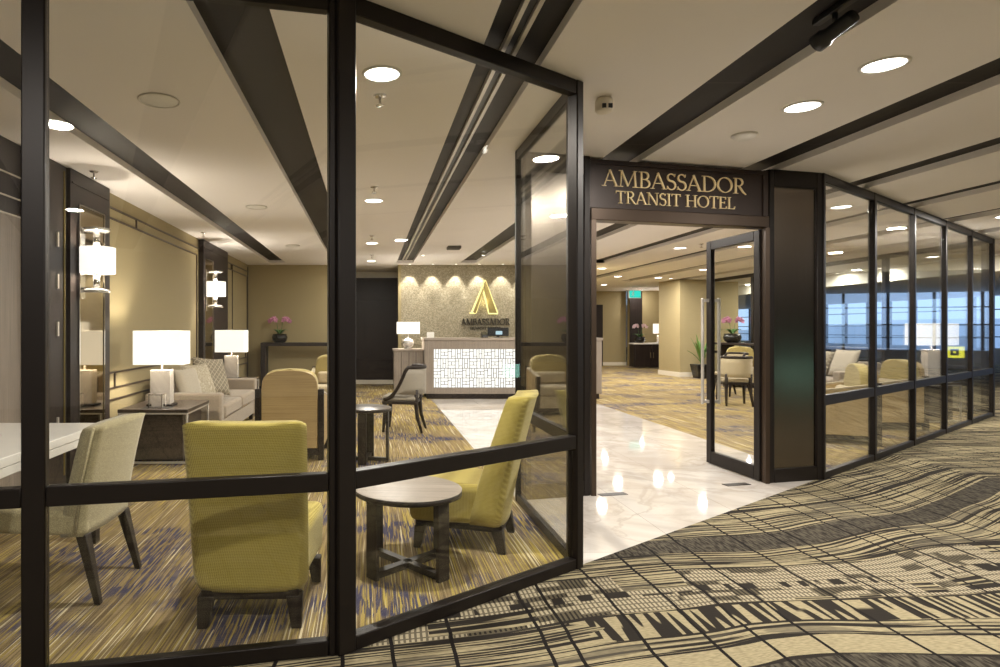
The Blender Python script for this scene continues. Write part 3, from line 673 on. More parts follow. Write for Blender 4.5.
# ------------------------------------------------------------------ furniture
def yellow_chair(loc, rot, label):
    t = thing('lounge_chair', label, 'armchair', loc, rot, 'yellow lounge chairs')
    # tall tapering back, slightly bowed
    def prof(v): return (.16+.795*v, -.235-.175*v**1.2)          # z, y of the outer face
    def hw(v): return (.264+.004*v)*(1-.09*max(0,1-v/.09)**2)
    def fo(u, v):
        z, y = prof(v); a = 2*u-1; e = max(0., abs(a)-.86)/.14
        top = .018*(1-a*a)*v*0 + (-.022*e**2*v)
        return (a*hw(v), y+.03*a*a+.028*e**2, z+top - (.02*(1-a*a) if v > .99 else 0))
    def fi(u, v):
        z, y = prof(v); a = 2*u-1; e = max(0., abs(a)-.86)/.14; th = .20-.07*v
        return (a*(hw(v)-.01), y+.03*a*a+th-.02*e**2, z-.012*(v > .99) + (.0 if v < .99 else -.015*e))
    MB().grid_solid(fo, fi, 22, 22).build('backrest', M['yellow'], t)
    MB().hexa([(-.235,-.14,.16),(.235,-.14,.16),(.30,.34,.16),(-.30,.34,.16)], [(-.235,-.14,.40),(.235,-.14,.40),(.31,.36,.42),(-.31,.36,.42)], .045, 4).build('seat', M['yellow'], t)
    MB().hexa([(-.22,-.22,.125),(.22,-.22,.125),(.25,.31,.125),(-.25,.31,.125)], [(-.22,-.22,.165),(.22,-.22,.165),(.25,.31,.165),(-.25,.31,.165)]).build('base_rail', M['legwood'], t)
    for sx, yy, dy in ((-1,-.19,-.03), (1,-.19,-.03), (-1,.27,.02), (1,.27,.02)):
        MB().taper(sx*(.20 if yy < 0 else .255), yy, 0, .14, .046, .046, .075, .07, sx*.012, dy).build('leg', M['legwood'], t)
    return t
yellow_chair((-.548, 3.03, 0), math.radians(1), 'yellow woven lounge chair seen from behind, nearest the front glass')
yellow_chair((.66, 4.0, 0), math.radians(70), 'yellow woven lounge chair seen from its side, beside the round table at the glass')

def round_table(loc, rot, r, h, label, top='stonewood'):
    t = thing('side_table', label, 'table', loc, rot, 'round side tables')
    MB().lathe([(0,h),(r-.012,h),(r,h-.004)], 56).lathe([(0,h-.006),(r-.004,h-.006),(r,h-.004)], 56).build('tabletop', M[top], t)
    MB().lathe([(0,h-.0062),(r,h-.0062),(r,h-.032),(r-.012,h-.036),(0,h-.036)], 56).build('rim', M['legwood'], t)
    ri = r-.04
    for k in range(4):
        a = PI/4+k*PI/2; c, s_ = math.cos(a), math.sin(a); lw = .085
        m = MB().box(-.012, .012, -lw/2, lw/2, 0, h-.04, .003, 1); m.xf(Matrix.Translation((ri*c, ri*s_, 0)) @ Matrix.Rotation(a, 4, 'Z')); m.build('leg', M['legwood'], t)
    m = MB()
    for k in range(2):
        a = PI/4+k*PI/2; c, s_ = math.cos(a), math.sin(a); m.bar((-ri*c,-ri*s_,.02),(ri*c,ri*s_,.02), .045, .035)
    m.build('cross_stretcher', M['legwood'], t)
    return t
round_table((.215, 3.52, 0), math.radians(-4), .305, .455, 'round grey topped side table standing right behind the angled front glass')
round_table((-.04, 6.38, 0), math.radians(35), .262, .55, 'round dark side table in front of the dining chair by the desk', 'dwood_h')

# beige slipper chair at the white desk
t = thing('slipper_chair', 'beige upholstered chair with dark tapered legs drawn up to the white desk', 'chair', (-1.64, 3.29, 0), math.radians(87))
MB().hexa([(-.25,-.26,.33),(.25,-.26,.33),(.26,.28,.34),(-.26,.28,.34)], [(-.25,-.26,.45),(.25,-.26,.45),(.26,.29,.47),(-.26,.29,.47)], .03, 3).build('seat', M['beige'], t)
def fo(u, v):
    a = 2*u-1; z = .335+.555*v; return (a*(.25+.012*v), -.27-.10*v**1.4+.02*a*a, z-.02*abs(a)**3*(v > .95))
def fi(u, v):
    a = 2*u-1; z = .335+.555*v; return (a*(.245+.012*v), -.27-.10*v**1.4+.02*a*a+.115-.02*v, z-.02*abs(a)**3*(v > .95)-.008)
MB().grid_solid(fo, fi, 14, 14).build('backrest', M['beige'], t)
for sx in (-1, 1):
    MB().tube([(sx*.262,-.26+.045,.36),(sx*.268,-.30+.045,.62),(sx*.270,-.36+.045,.87)], .008, 6).build('piping', M['beige'], t)
    MB().taper(sx*.215, -.235, 0, .34, .032, .032, .058, .055, sx*.015, -.085).build('leg', M['legwood'], t)
    MB().taper(sx*.215, .23, 0, .35, .03, .03, .05, .05, 0, .015).build('leg', M['legwood'], t)

# white desk along the left wall
t = thing('writing_desk', 'long white lacquer desk against the greige veneer wall', 'desk', (-2.16, 3.2, 0))
MB().box(-.45,.45,-.72,.76,.655,.70,.003,1).build('apron', M['white'], t)
MB().box(-.455,.455,-.725,.765,.702,.75,.004,1).build('desktop', M['white'], t)
for x in (-.41, .41):
    for y in (-.68, .72): MB().box(x-.03,x+.03,y-.03,y+.03,0,.655,.003,1).build('leg', M['legwood'], t)
for nm, x, y, a, lb in (('magazine',-2.12,3.30,.3,'pink covered magazine lying on the white desk'),('magazine.001',-2.2,2.93,-.5,'dark covered magazine nearer the glass on the white desk')):
    tag(MB().box(-.105,.105,-.145,.145,.0,.008,.001,1).build(nm, M['paper'], None, (x,y,.752), a), lb, 'magazine')
def orchid(loc, label, petal, n=2, sc=1., bowl=True, hgt=.5, seed=1, rot=0):
    rnd = random.Random(seed); t = thing('potted_orchid', label, 'plant', loc, rot)
    MB().lathe([(0,0),(.075*sc,0),(.11*sc,.03*sc),(.125*sc,.08*sc),(.105*sc,.135*sc),(.095*sc,.13*sc),(.09*sc,.115*sc),(0,.115*sc)], 28).build('bowl', M['pot'], t)
    m = MB()
    for k in range(7):
        a = k*2.4+rnd.random(); l = (.13+.06*rnd.random())*sc; ca, sa = math.cos(a), math.sin(a)
        def up(u, v): return (ca*l*u - sa*(v-.5)*.05*sc*math.sin(PI*min(1,.12+u*.88)), sa*l*u + ca*(v-.5)*.05*sc*math.sin(PI*min(1,.12+u*.88)), .115*sc+.09*sc*math.sin(u*2.2)+.002)
        m.grid_solid(up, lambda u, v: tuple(Vector(up(u, v))-Vector((0,0,.003))), 6, 2)
    m.build('leaves', M['leaf'], t)
    for s_ in range(n):
        a = s_*PI/n*2 + .4; dx = math.cos(a); dy = math.sin(a)*.5
        pts = [(dx*.02*sc, dy*.02, .11*sc), (dx*.03*sc, dy*.03, hgt*.5), (dx*.05*sc, dy*.04, hgt*.85), (dx*.08*sc, dy*.06, hgt), (dx*.13*sc, dy*.10, hgt*.98), (dx*.17*sc, dy*.13, hgt*.90)]
        MB().tube(pts, .004*sc, 6).build('stem', M['leaf'], t)
        for k in range(6):
            f = 2.5+k*.5; i = min(4, int(f)); p = Vector(pts[i]).lerp(Vector(pts[i+1]), f-i); fm = MB(); R = .042*sc
            for j in range(5):
                b = j*2*PI/5+rnd.random()*.3; c, s2 = math.cos(b), math.sin(b)
                def pf(u, v): return (R*(u*c-(v-.5)*.75*s2*math.sin(PI*min(1,.15+.8*u))), -.012*u*u, R*(u*s2+(v-.5)*.75*c*math.sin(PI*min(1,.15+.8*u))))
                fm.grid_solid(pf, lambda u, v: tuple(Vector(pf(u, v))+Vector((0,.002,0))), 4, 2)
            fm.xf(Matrix.Translation(p+Vector((0,-.015,-.01))) @ Matrix.Rotation(rnd.uniform(-.7,.7), 4, 'Z') @ Matrix.Rotation(rnd.uniform(-.4,.4), 4, 'X')); fm.build('blossom', petal, t)
    return t
orchid((-2.42, 3.72, .752), 'white orchid in a dark bowl on the white desk', M['wpetal'], 2, .8, hgt=.34, seed=5)

# square side table, lamps
def box_table(loc, w, d, h, label):
    t = thing('end_table', label, 'table', loc, 0); s = .02
    MB().box(-w/2, w/2, -d/2, d/2, h-.035, h, .003, 1).build('tabletop', M['dwood_h'], t)
    for sx in (-1,1):
        for sy_ in (-1,1): MB().box(sx*(w/2-.012)-s/2, sx*(w/2-.012)+s/2, sy_*(d/2-.012)-s/2, sy_*(d/2-.012)+s/2, 0, h-.035, .003, 1).build('leg', M['alum'], t)
    for z in (.01, h-.05):
        f = MB()
        for sx in (-1,1): f.box(sx*(w/2-.012)-s/2, sx*(w/2-.012)+s/2, -d/2+.02, d/2-.02, z, z+.02)
        for sy_ in (-1,1): f.box(-w/2+.02, w/2-.02, sy_*(d/2-.012)-s/2, sy_*(d/2-.012)+s/2, z, z+.02)
        f.build('chrome_frame', M['alum'], t)
    MB().box(-w/2+.07, w/2-.07, -d/2+.07, d/2-.07, .031, h-.051).build('inner_box', M['dwood_h'], t)
    return t
box_table((-2.16, 6.57, 0), .70, .82, .55, 'dark wood end table with chrome edges between desk chair and sofa')
box_table((-2.16, 9.95, 0), .62, .80, .55, 'dark end table beyond the sofa, under the second lamp')
box_table((8.25, 9.15, 0), .50, .50, .58, 'dark end table behind the right glazing, under the wide lamp')
def table_lamp(loc, w, d, sh, z0, label, round_base=False, bw=.21, rot=0):
    t = thing('table_lamp', label, 'lamp', loc, rot)
    if round_base:
        MB().lathe([(0,0),(.09,0),(.09,.015),(.05,.02),(.10,.05),(.125,.11),(.10,.175),(.04,.205),(.03,.21),(0,.21)], 28).build('lamp_base', M['crystal'], t); zt = .21
    else:
        zt = z0-.06
        MB().box(-bw/2-.03, bw/2+.03, -.09, .09, 0, .018, .003, 1).build('foot', M['dwood'], t)
        MB().box(-bw/2, bw/2, -.06, .06, .018, zt, .004, 1).build('lamp_base', M['lampbase'], t)
    MB().tube([(0,0,zt),(0,0,z0+sh*.75)], .009, 10).build('rod', M['chrome'], t)
    def loop(o): 
        r = .03; w2, d2 = w/2-o, d/2-o; p = []
        for cx, cy, a0 in ((w2-r,d2-r,0),(-w2+r,d2-r,90),(-w2+r,-d2+r,180),(w2-r,-d2+r,270)): p += [(cx+r*math.cos(math.radians(a0+a)), cy+r*math.sin(math.radians(a0+a))) for a in (0,30,60,90)]
        return p
    m = MB(); A, B = loop(0), loop(.006); n = len(A); vs = [[m.bm.verts.new((x,y,z)) for x,y in L] for L, z in ((A,z0),(A,z0+sh),(B,z0+sh),(B,z0))]
    for k in range(4):
        for i in range(n):
            f = m.bm.faces.new((vs[k][i], vs[k][(i+1)%n], vs[(k+1)%4][(i+1)%n], vs[(k+1)%4][i])); f.smooth = False
    m.build('lamp_shade', M['shade'], t)
    MB().bar((-w/2+.006,0,z0+sh*.75),(w/2-.006,0,z0+sh*.75), .006, .006).build('harp', M['chrome'], t)
    add_light('POINT', 'bulb', t, (0,0,z0+sh*.5), 34., (1,.91,.80), .05); return t
table_lamp((-2.18, 6.5, .552), .52, .30, .35, .43, 'marble block table lamp with wide lit shade on the nearer end table')
table_lamp((-2.22, 9.95, .552), .49, .28, .35, .43, 'marble block table lamp beyond the sofa, half hidden by its arm')
table_lamp((8.27, 9.13, .582), .60, .26, .32, .53, 'wide lit table lamp behind the right glazing')
m = thing('photo_stand', 'small chrome cube frame ornament in front of the nearer lamp base', 'ornament', (-2.16, 6.30, .552))
f = MB(); a = .065
for sx in (-1,1):
    for sz in (0,1): f.box(sx*a-.005, sx*a+.005, -a, a, sz*2*a, sz*2*a+.01)
    for sq in (-1,1): f.box(sx*a-.005, sx*a+.005, sq*a-.005, sq*a+.005, 0, 2*a+.01)
for sq in (-1,1):
    for sz in (0,1): f.box(-a, a, sq*a-.005, sq*a+.005, sz*2*a, sz*2*a+.01)
f.build('cube_frame', M['chrome'], m); MB().box(-a+.006, a-.006, -.004, .004, .011, 2*a-.001).build('panel', M['lampbase'], m)
MB().box(-.14,.14,-.085,.085,0.0001,.001).build('tray', M['black'], m)

def sofa(loc, rot, L, label):
    """faces local +y; width along x"""
    t = thing('sofa', label, 'sofa', loc, rot); D = .88
    MB().box(-L/2+.02, L/2-.02, -D/2+.02, D/2-.02, .10, .30, .02).build('base', M['sofa'], t)
    for s_ in (-1,1): MB().box(s_*L/2-(.17 if s_ > 0 else 0), s_*L/2+(0 if s_ > 0 else .17), -D/2, D/2, .10, .61, .03, 3).build('arm', M['sofa'], t)
    MB().hexa([(-L/2+.171,-D/2,.28),(L/2-.171,-D/2,.28),(L/2-.171,-D/2+.25,.28),(-L/2+.171,-D/2+.25,.28)], [(-L/2+.171,-D/2-.01,.76),(L/2-.171,-D/2-.01,.76),(L/2-.171,-D/2+.15,.76),(-L/2+.171,-D/2+.15,.76)], .03, 3).build('backrest', M['sofa'], t)
    n = 2
    for k in range(n):
        a = -L/2+.175+k*(L-.35)/n; MB().box(a+.004, a+(L-.35)/n-.004, -D/2+.23, D/2+.01, .30, .46, .04, 3).build('seat_cushion', M['sofa'], t)
    for sx in (-1,1):
        for q in (-1,1): MB().box(sx*(L/2-.08)-.025, sx*(L/2-.08)+.025, q*(D/2-.08)-.025, q*(D/2-.08)+.025, 0, .10).build('leg', M['legwood'], t)
    return t
sofa((-2.14, 8.22, 0), -PI/2, 2.26, 'taupe sofa against the gold wall between the two table lamps')
sofa((8.58, 11.85, 0), PI/2, 2.2, 'taupe sofa in front of the far right glazing')
def cushion(loc, rz, tilt, s, mat, label, roll=0):
    m = MB()
    def sh(sg):
        def f(u, v):
            a, b = 2*u-1, 2*v-1; k = (1-a**4)*(1-b**4); e = 1-.06*(1-a*a)*abs(b)**3-.06*(1-b*b)*abs(a)**3
            return (a*s/2*e, sg*(.003+.065*math.sqrt(max(0,k))), b*s/2*e)
        return f
    m.grid_solid(sh(-1), sh(1), 14, 14)
    o = m.build('throw_cushion', mat); o.rotation_mode = 'XYZ'
    o.matrix_world = Matrix.Translation(loc) @ Matrix.Rotation(rz, 4, 'Z') @ Matrix.Rotation(tilt, 4, 'X') @ Matrix.Rotation(roll, 4, 'Y')
    return tag(o, label, 'cushion', 'throw cushions')
cushion((-2.06, 8.06, .735), math.radians(58), math.radians(-24), .52, M['check'], 'lattice patterned cushion, the front one of the pair on the taupe sofa', math.radians(6))
cushion((-2.14, 7.74, .70), math.radians(62), math.radians(-24), .46, M['swirl'], 'swirl patterned cushion behind the lattice one, near the end table')
cushion((-2.20, 7.50, .68), math.radians(70), math.radians(-18), .40, M['plainc'], 'plain pale cushion behind the nearer lamp base')
cushion((8.60, 11.24, .74), math.radians(-82), math.radians(-20), .50, M['plainc'], 'plain pale cushion on the sofa behind the right glazing')
cushion((8.58, 11.83, .73), math.radians(-80), math.radians(-20), .48, M['check'], 'lattice patterned cushion on the sofa behind the right glazing', math.radians(9))
cushion((8.60, 12.42, .74), math.radians(-86), math.radians(-20), .50, M['plainc'], 'pale cushion at the far end of the sofa behind the right glazing')

# tub armchairs with arched backs
def arch(w, z0, zs, zt, n=12, ins=0.):
    r = w/2-ins; p = [(-r, z0), (r, z0), (r, zs)]
    for i in range(1, n): 
        a = PI*i/n; ca, sa = math.cos(a), math.sin(a)
        p.append((r*math.copysign(abs(ca)**.62, ca), zs+(zt-ins-zs)*abs(sa)**.62))
    p.append((-r, zs)); return p
def tub_chair(loc, rot, label):
    t = thing('tub_armchair', label, 'armchair', loc, rot, 'tub armchairs with arched backs')
    MB().prism(arch(.58,.12,.72,.92), 'y', -.345, -.29, .008, 2).build('back_shell', M['tanveneer'], t)
    MB().prism(arch(.58,.30,.72,.935,12,.0), 'y', -.288, -.17, .035, 3, True).build('back_cushion', M['ytop'], t)
    for s_ in (-1,1):
        x0, x1 = (s_*.29, s_*.345) if s_ > 0 else (s_*.345, s_*.29)
        MB().prism([(-.30,.11),(.30,.11),(.325,.60),(-.30,.70)], 'x', x0, x1, .006, 1).build('arm_panel', M['tanveneer'], t)
        MB().box(s_*.325-.03, s_*.325+.03, -.356, -.30, 0, .73, .004, 1).build('rear_post', M['legwood'], t)
        MB().bar((s_*.318,.30,.0),(s_*.318,.338,.61), .066, .03, (0,1,0)).build('front_post', M['legwood'], t)
        MB().prism([(-.298,.701),(.335,.601),(.335,.615),(-.298,.716)], 'x', x0, x1).build('arm_cap', M['cream'], t)
    MB().box(-.30,.30,-.348,.30,.05,.118).build('base_rail', M['legwood'], t)
    MB().box(-.287,.287,-.168,.33,.12,.30).box(-.286,.286,-.165,.35,.30,.46,.04,3).build('seat', M['cream'], t)
    MB().box(-.25,.25,-.166,-.06,.47,.66,.045,3).build('lumbar_cushion', M['cream'], t)
    for s_ in (-1,1): MB().box(s_*.25-.02, s_*.25+.02, .24, .28, 0, .07).build('leg', M['legwood'], t)
    return t
tub = tub_chair((-.83, 6.73, 0), 0, 'tub armchair with tan back turned to the glass, in the middle of the lounge')
dup(tub, (-.60, 9.95, 0), PI, 'tub armchair facing the glass, half hidden by the corner post')
dup(tub, (8.72, 14.6, 0), math.radians(150), 'straw backed tub armchair beside the tall counter, seen through the door leaf')
dup(tub, (5.66, 7.55, 0), math.radians(68), 'tub armchair behind the right glazing, next to the bronze column')
dup(tub, (7.05, 8.55, 0), math.radians(84), 'tub armchair behind the right glazing, in front of the wide lamp')

# dining chairs with a swept frame
def dining_chair(loc, rot, label, up):
    t = thing('dining_chair', label, 'chair', loc, rot, 'dining chairs with swept frames')
    # horseshoe back band that turns into straight arms sweeping down to the seat front
    R, Y0, Y1 = .245, -.04, .24; LA = PI*R/2
    def path(d):      # d: signed distance from the middle of the back
        a = abs(d); sg = 1 if d >= 0 else -1
        if a < LA: return (sg*R*math.sin(a/R), Y0-R*math.cos(a/R))
        return (sg*(R-.02*(a-LA)/.28), Y0+a-LA)
    def topz(d):
        a = abs(d)
        if a < LA-.04: return .85
        q = min(1., (a-LA+.04)/.31); return .43+.42*(1-q)**2.1
    E = LA+.27
    pts = [(*path(-E+2*E*i/40), topz(-E+2*E*i/40)) for i in range(41)]
    MB().tube(pts, .026, 8).build('top_rail', M['legwood'], t)
    EB = LA+.10
    def band(off):
        def f(u, v):
            d = -EB+2*EB*u; x, y = path(d); zt = topz(d)-.015; zb = min(.50, zt-.03)
            k = 1+off/R; return (x*k, (y-Y0)*k+Y0, zb+(zt-zb)*v)
        return f
    MB().grid_solid(band(.014), band(-.022), 30, 4).build('backrest', up, t)
    MB().box(-.245,.245,-.20,.25,.37,.41,.008,1).build('seat_frame', M['legwood'], t)
    MB().box(-.235,.235,-.19,.255,.41,.475,.028,3).build('seat', up, t)
    for s_ in (-1,1):
        MB().tube([(s_*.21,.215,.40),(s_*.215,.22,.2),(s_*.225,.235,0)], [.030,.025,.017], 8).build('leg', M['legwood'], t)
        MB().tube([(s_*.19,-.20,.56),(s_*.19,-.19,.38),(s_*.195,-.21,.2),(s_*.21,-.27,0)], [.026,.030,.025,.017], 8).build('leg', M['legwood'], t)
    return t
dining_chair((.45, 8.28, 0), math.radians(78), 'dining chair with dark swept frame and greige seat before the reception desk', M['greyc'])
dining_chair((6.50, 11.05, 0), math.radians(-14), 'cream dining chair with dark legs, seen through the open door leaf', M['cream'])
dining_chair((7.35, 12.6, 0), math.radians(100), 'cream dining chair farther back beyond the first one', M['cream'])

# console by the back wall, orchid
t = thing('console_table', 'black console table against the tan back wall', 'table', (-1.36, 13.28, 0))
MB().box(-.95,.95,-.2,.2,.99,1.06,.004,1).build('tabletop', M['dwood'], t)
for s_ in (-1,1): MB().box(s_*.90-.05, s_*.90+.05, -.19,.19,0,.99,.004,1).build('leg', M['dwood'], t)
orchid((-1.93, 13.26, 1.062), 'pink orchid in a black bowl on the console at the back wall', M['petal'], 2, 1.35, hgt=.52, seed=2)
# tall counter along the far right glazing
t = thing('counter_table', 'long tall black counter along the far right glazing', 'table', (9.30, 14.0, 0))
MB().box(-.24,.24,-3.1,2.3,.95,1.0,.004,1).build('countertop', M['dwood'], t)
for y in (-3.0, -1.2, .5, 2.2): MB().box(-.2,.2,y-.03,y+.03,0,.95).build('leg_panel', M['dwood'], t)
orchid((9.32, 15.95, 1.002), 'pink orchid in a black bowl on the tall counter', M['petal'], 2, 1.7, hgt=.62, seed=3)
# potted plant by the pier
t = thing('potted_plant', 'leafy plant in a square black pot beside the tan pier', 'plant', (9.08, 17.0, 0))
MB().hexa([(-.15,-.15,0),(.15,-.15,0),(.15,.15,0),(-.15,.15,0)], [(-.21,-.21,.38),(.21,-.21,.38),(.21,.21,.38),(-.21,.21,.38)], .008, 1).build('pot', M['pot'], t)
MB().box(-.19,.19,-.19,.19,.37,.385).build('soil', M['soil'], t)
rnd = random.Random(4)
for k in range(22):
    a = rnd.uniform(0, 2*PI); l = rnd.uniform(.45, .95); lean = rnd.uniform(.15, .75); ca, sa = math.cos(a), math.sin(a); m = MB()
    def lfn(u, v):
        w = .07*math.sin(PI*min(1,.1+.9*u))**.8*(v-.5); rr = min(.50,l*lean)*u**1.3; return (ca*rr-sa*w, sa*rr+ca*w, .38+l*(u-.35*lean*u*u)*1.0+.02*abs(v-.5))
    m.grid_solid(lfn, lambda u, v: tuple(Vector(lfn(u, v))+Vector((0,0,-.004))), 8, 2); m.build('leaf', M['palm'], t)
# alcove console cabinet, lamp, orchid
t = thing('console_cabinet', 'dark console cabinet with a pale top in the far alcove', 'cabinet', (9.72, 21.6, 0))
MB().box(-.62,.62,-.22,.22,.82,.87,.004,1).build('cabinet_top', M['white'], t)
MB().box(-.60,.60,-.20,.20,.04,.82).build('body', M['dwood'], t)
for k in (-1,1):
    d = MB().box(k*.29-.28, k*.29+.28, -.225,-.20,.06,.80,.004,1).build('cabinet_door', M['dwood'], t); MB().box(k*.05-.008,k*.05+.008,-.245,-.225,.35,.55).build('handle', M['chrome'], d)
table_lamp((10.08, 21.6, .872), .36, .24, .34, .32, 'tall shaded lamp on the alcove console cabinet', bw=.12)
orchid((9.38, 21.55, .872), 'white orchid on the alcove console cabinet', plain('blush_petal', (.75,.55,.60), .6), 2, 1.5, hgt=.62, seed=8)
# exit sign hanging in the hallway
t = thing('exit_sign', 'green lit exit sign hanging from the hallway ceiling', 'sign', (8.75, 20.5, CEIL))
MB().tube([(-.1,0,0),(-.1,0,-.12)], .006, 6).tube([(.1,0,0),(.1,0,-.12)], .006, 6).box(-.2,.2,-.03,.03,-.38,-.12,.006,1).build('housing', M['mwhite'], t)
MB().box(-.185,.185,-.034,-.031,-.365,-.135).build('lit_face', M['exitg'], t)
def mini(parent, y0, y1, mat, x, z, s_):   # running figure and arrow
    m = MB(); m.ribbon([(x,z+.5*s_),(x-.06*s_,z+.15*s_)], .14*s_, y0, y1).ribbon([(x-.06*s_,z+.15*s_),(x+.14*s_,z-.1*s_),(x+.06*s_,z-.4*s_)], .09*s_, y0, y1).ribbon([(x-.06*s_,z+.15*s_),(x-.16*s_,z-.15*s_),(x-.38*s_,z-.2*s_)], .09*s_, y0, y1)
    m.ribbon([(x,z+.42*s_),(x+.2*s_,z+.25*s_),(x+.32*s_,z+.35*s_)], .07*s_, y0, y1).ribbon([(x,z+.42*s_),(x-.22*s_,z+.3*s_),(x-.28*s_,z+.1*s_)], .07*s_, y0, y1).ribbon(arc(x+.06*s_,z+.66*s_,.05*s_,.05*s_,0,360,10), .1*s_, y0, y1)
    return m.build('pictogram', mat, parent)
mini(t, -.038, -.035, M['mwhite'], -.06, -.26, .16)

# ------------------------------------------------------------------ reception
ds = thing('reception_desk', 'greige reception desk with a glowing lattice front below the logo wall', 'desk', (1.06, 11.95, 0)); DL = 3.41
MB().box(.04, DL-.04, .04, .70, 0, .10).build('plinth', M['dwood'], ds)
o = MB(); o.box(0, .17, 0, .72, .10, 1.13, .004, 1).box(DL-.17, DL, 0, .72, .10, 1.13, .004, 1).box(.17, DL-.17, 0, .12, .10, .215).box(.17, DL-.17, 0, .12, .965, 1.13).box(.17, DL-.17, .12, .72, .10, 1.10)
o.build('carcass', M['greige'], ds)
MB().box(-.02, DL+.02, -.02, .74, 1.13, 1.18, .004, 1).build('counter_top', M['stonewood'], ds)
lp = MB().box(.17, DL-.17, .05, .119, .215, .965).build('lit_panel', M['deskglow'], ds)
# lattice: an interlocking grid of uprights and rungs
mb = MB(); x0, x1, z0, z1 = .17, DL-.17, .215, .965; nr, nc = 4, 22; cw, rh = (x1-x0)/nc, (z1-z0)/nr; w = .009
def vb(x, a, b): mb.box(x-w/2, x+w/2, .035, .05, a, b)
def hb(z, a, b): mb.box(a, b, .035, .05, z-w/2, z+w/2)
for j in range(nr+1): hb(z0+j*rh, x0, x1)
for i in range(nc):
    for j in range(nr):
        xa, za = x0+i*cw, z0+j*rh
        if (i+j) % 3 == 0:
            vb(xa, za, za+rh); vb(xa+cw*.3, za, za+rh); vb(xa+cw*.7, za, za+rh); hb(za+rh*.5, xa+cw*.3, xa+cw*.7)
        elif (i+j) % 3 == 1:
            vb(xa, za, za+rh); hb(za+rh*.33, xa, xa+cw); hb(za+rh*.67, xa, xa+cw); vb(xa+cw*.5, za+rh*.33, za+rh*.67)
        else:
            vb(xa, za, za+rh); vb(xa+cw*.5, za, za+rh); hb(za+rh*.25, xa+cw*.5, xa+cw); hb(za+rh*.75, xa, xa+cw*.5)
mb.build('lattice', plain('lattice_metal', (.09,.075,.06), .5), ds)
t = thing('side_cabinet', 'greige cabinet left of the reception desk, carrying a lamp', 'cabinet', (.77, 12.5, 0))
MB().box(-.29,.275,-.25,.25,.0,.91).build('body', M['greige'], t); MB().box(-.31,.28,-.27,.27,.91,.955,.004,1).build('cabinet_top', M['stonewood'], t)
for x in (-.15, .0, .14): MB().box(x-.004,x+.004,-.256,-.25,.03,.89).build('groove', M['dwood'], t)
table_lamp((.77, 12.5, .957), .46, .24, .24, .295, 'lamp with mirrored globe base on the cabinet left of the reception desk', True)
t = thing('computer_monitor', 'dark computer monitor on the reception desk below the logo', 'monitor', (2.55, 12.35, 1.18))
MB().box(-.21,.21,-.02,.02,.03,.20,.006,1).build('bezel', M['black'], t); MB().box(-.08,.08,-.06,.08,0,.012).box(-.025,.025,.0,.02,.012,.08).build('stand', M['black'], t)
MB().box(-.19,.19,.021,.023,.045,.185).build('screen', M['screen'], t)
MB().box(-.05,.08,-.026,-.021,.06,.13).build('rear_label', M['screen'], t)
t = thing('payment_terminal', 'small dark box beside the monitor on the reception desk', 'device', (2.26, 12.25, 1.18)); MB().hexa([(-.06,-.09,0),(.06,-.09,0),(.06,.09,0),(-.06,.09,0)], [(-.06,-.08,.05),(.06,-.08,.05),(.06,.09,.12),(-.06,.09,.12)], .008, 1).build('body', M['black'], t)
tag(MB().box(-.07,.07,-.01,.01,0,.11,.003,1).build('card_stand', M['mwhite'], None, (1.17, 12.0, 1.18), .1), 'small white card stand at the left end of the reception desk', 'sign')

# logo on the mosaic wall: halo lit A and the hotel name
lg = thing('logo_sign', 'gold letter A with glowing edges above AMBASSADOR on the mosaic wall', 'sign', (2.52, YB, 1.70))
hh = .70
def para(x0, x1, w0, w1): return [(x0-w0/2, 0), (x0+w0/2, 0), (x1+w1/2, hh), (x1-w1/2, hh)]
def slab(pts, y0, y1): return MB().prism(pts, 'y', y0, y1)
slab([(.075,.0),(.245,.0),(-.005,.70),(-.045,.64)], -.07, -.04).build('thick_stroke', M['brass'], lg)
slab([(-.265,.0),(-.215,.0),(-.045,.50),(-.06,.56)], -.07, -.04).build('thin_stroke', M['brass'], lg)
gl = MB(); gl.ribbon([(-.345,.0),(-.215,.0)], .03, -.05, -.02).ribbon([(.07,-.012),(.27,-.012)], .03, -.05, -.02)
gl.ribbon([(-.305,.0),(-.01,.715)], .032, -.05, -.02).ribbon([(-.01,.715),(.262,.0)], .022, -.05, -.02).ribbon([(-.065,.545),(.075,.0)], .034, -.05, -.02).ribbon([(-.205,.0),(-.06,.46)], .014, -.05, -.02)
gl.build('led_halo', M['led'], lg)
lettering('AMBASSADOR', .14, 1.06, -.53, -.26, -.05, -.0, 'name_lettering', M['bletter'], lg)
lettering('TRANSIT HOTEL', .06, .70, -.35, -.36, -.035, -.0, 'transit_lettering', M['bletter'], lg, only=(0, 7))
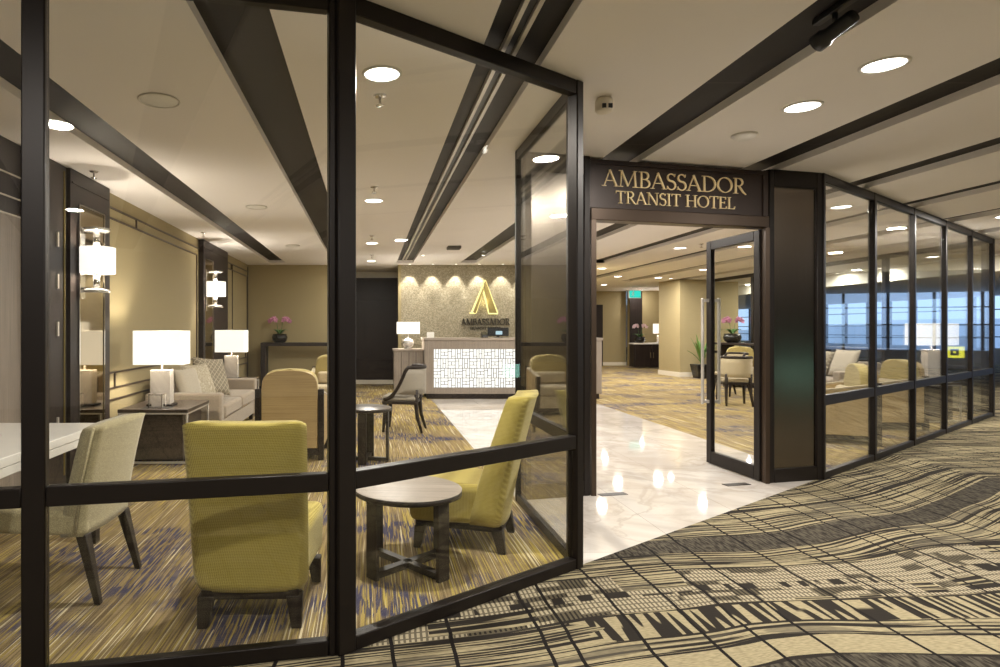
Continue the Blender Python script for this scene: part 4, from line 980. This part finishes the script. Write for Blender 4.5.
lettering('TRANSIT HOTEL', .06, .70, -.35, -.36, -.035, -.0, 'hotel_lettering', M['bletter'], lg, only=(8, 13))
add_light('POINT', 'halo', lg, (0,-.12,.25), 1.5, (1,.85,.4), .1)

# concourse wayfinding totem beyond the right glazing
t = thing('wayfinding_totem', 'black totem with a yellow lit pictogram panel in the concourse', 'sign', (14.0, 14.9, 0), math.radians(-35))
MB().box(-.32,.32,-.08,.08,0,1.12,.01,1).build('housing', M['black'], t)
MB().box(-.22,.20,-.084,-.081,.66,.93).build('lit_panel', M['ysign'], t)
MB().box(-.05,.10,-.087,-.085,.72,.87).build('pictogram', M['black'], t); MB().box(.0,.05,-.0885,-.0875,.77,.82).build('pictogram_core', M['ysign'], t)

t = thing('floor_sign', 'green lit floor sign in the concourse, glowing on the bronze column', 'sign', (9.6, 2.28, 0), 1.066)
MB().box(-.22,.22,-.05,.05,0,.75,.01,1).build('housing', M['black'], t)
MB().box(-.17,.17,.05,.054,.42,.68).build('lit_face', M['tealsign'], t)

# ------------------------------------------------------------------ sky, camera, colour
w = bpy.data.worlds.new('dusk_sky'); SC.world = w; w.use_nodes = True; nt = w.node_tree; nt.nodes.clear()
bg = nt.nodes.new('ShaderNodeBackground'); ow = nt.nodes.new('ShaderNodeOutputWorld'); bg.inputs[0].default_value = (.36,.55,.88,1); bg.inputs[1].default_value = 1.15
nt.links.new(bg.outputs[0], ow.inputs[0])
cam = bpy.data.cameras.new('camera'); co = bpy.data.objects.new('camera', cam); C.objects.link(co)
co.location = (0,0,H); co.rotation_euler = (PI/2,0,0); cam.sensor_width = 36; cam.lens = 22.32; cam.shift_x = .13; cam.shift_y = -.0045; cam.clip_start = .05; cam.clip_end = 400
SC.camera = co
SC.view_settings.view_transform = 'Standard'; SC.view_settings.look = 'None'; SC.view_settings.gamma = 1; SC.view_settings.use_curve_mapping = False
SC.view_settings.exposure = 0.56
SC.cycles.transparent_max_bounces = 24; SC.cycles.max_bounces = 10; SC.cycles.diffuse_bounces = 5; SC.cycles.glossy_bounces = 5
SC.cycles.use_denoising = True; SC.cycles.sample_clamp_indirect = 6
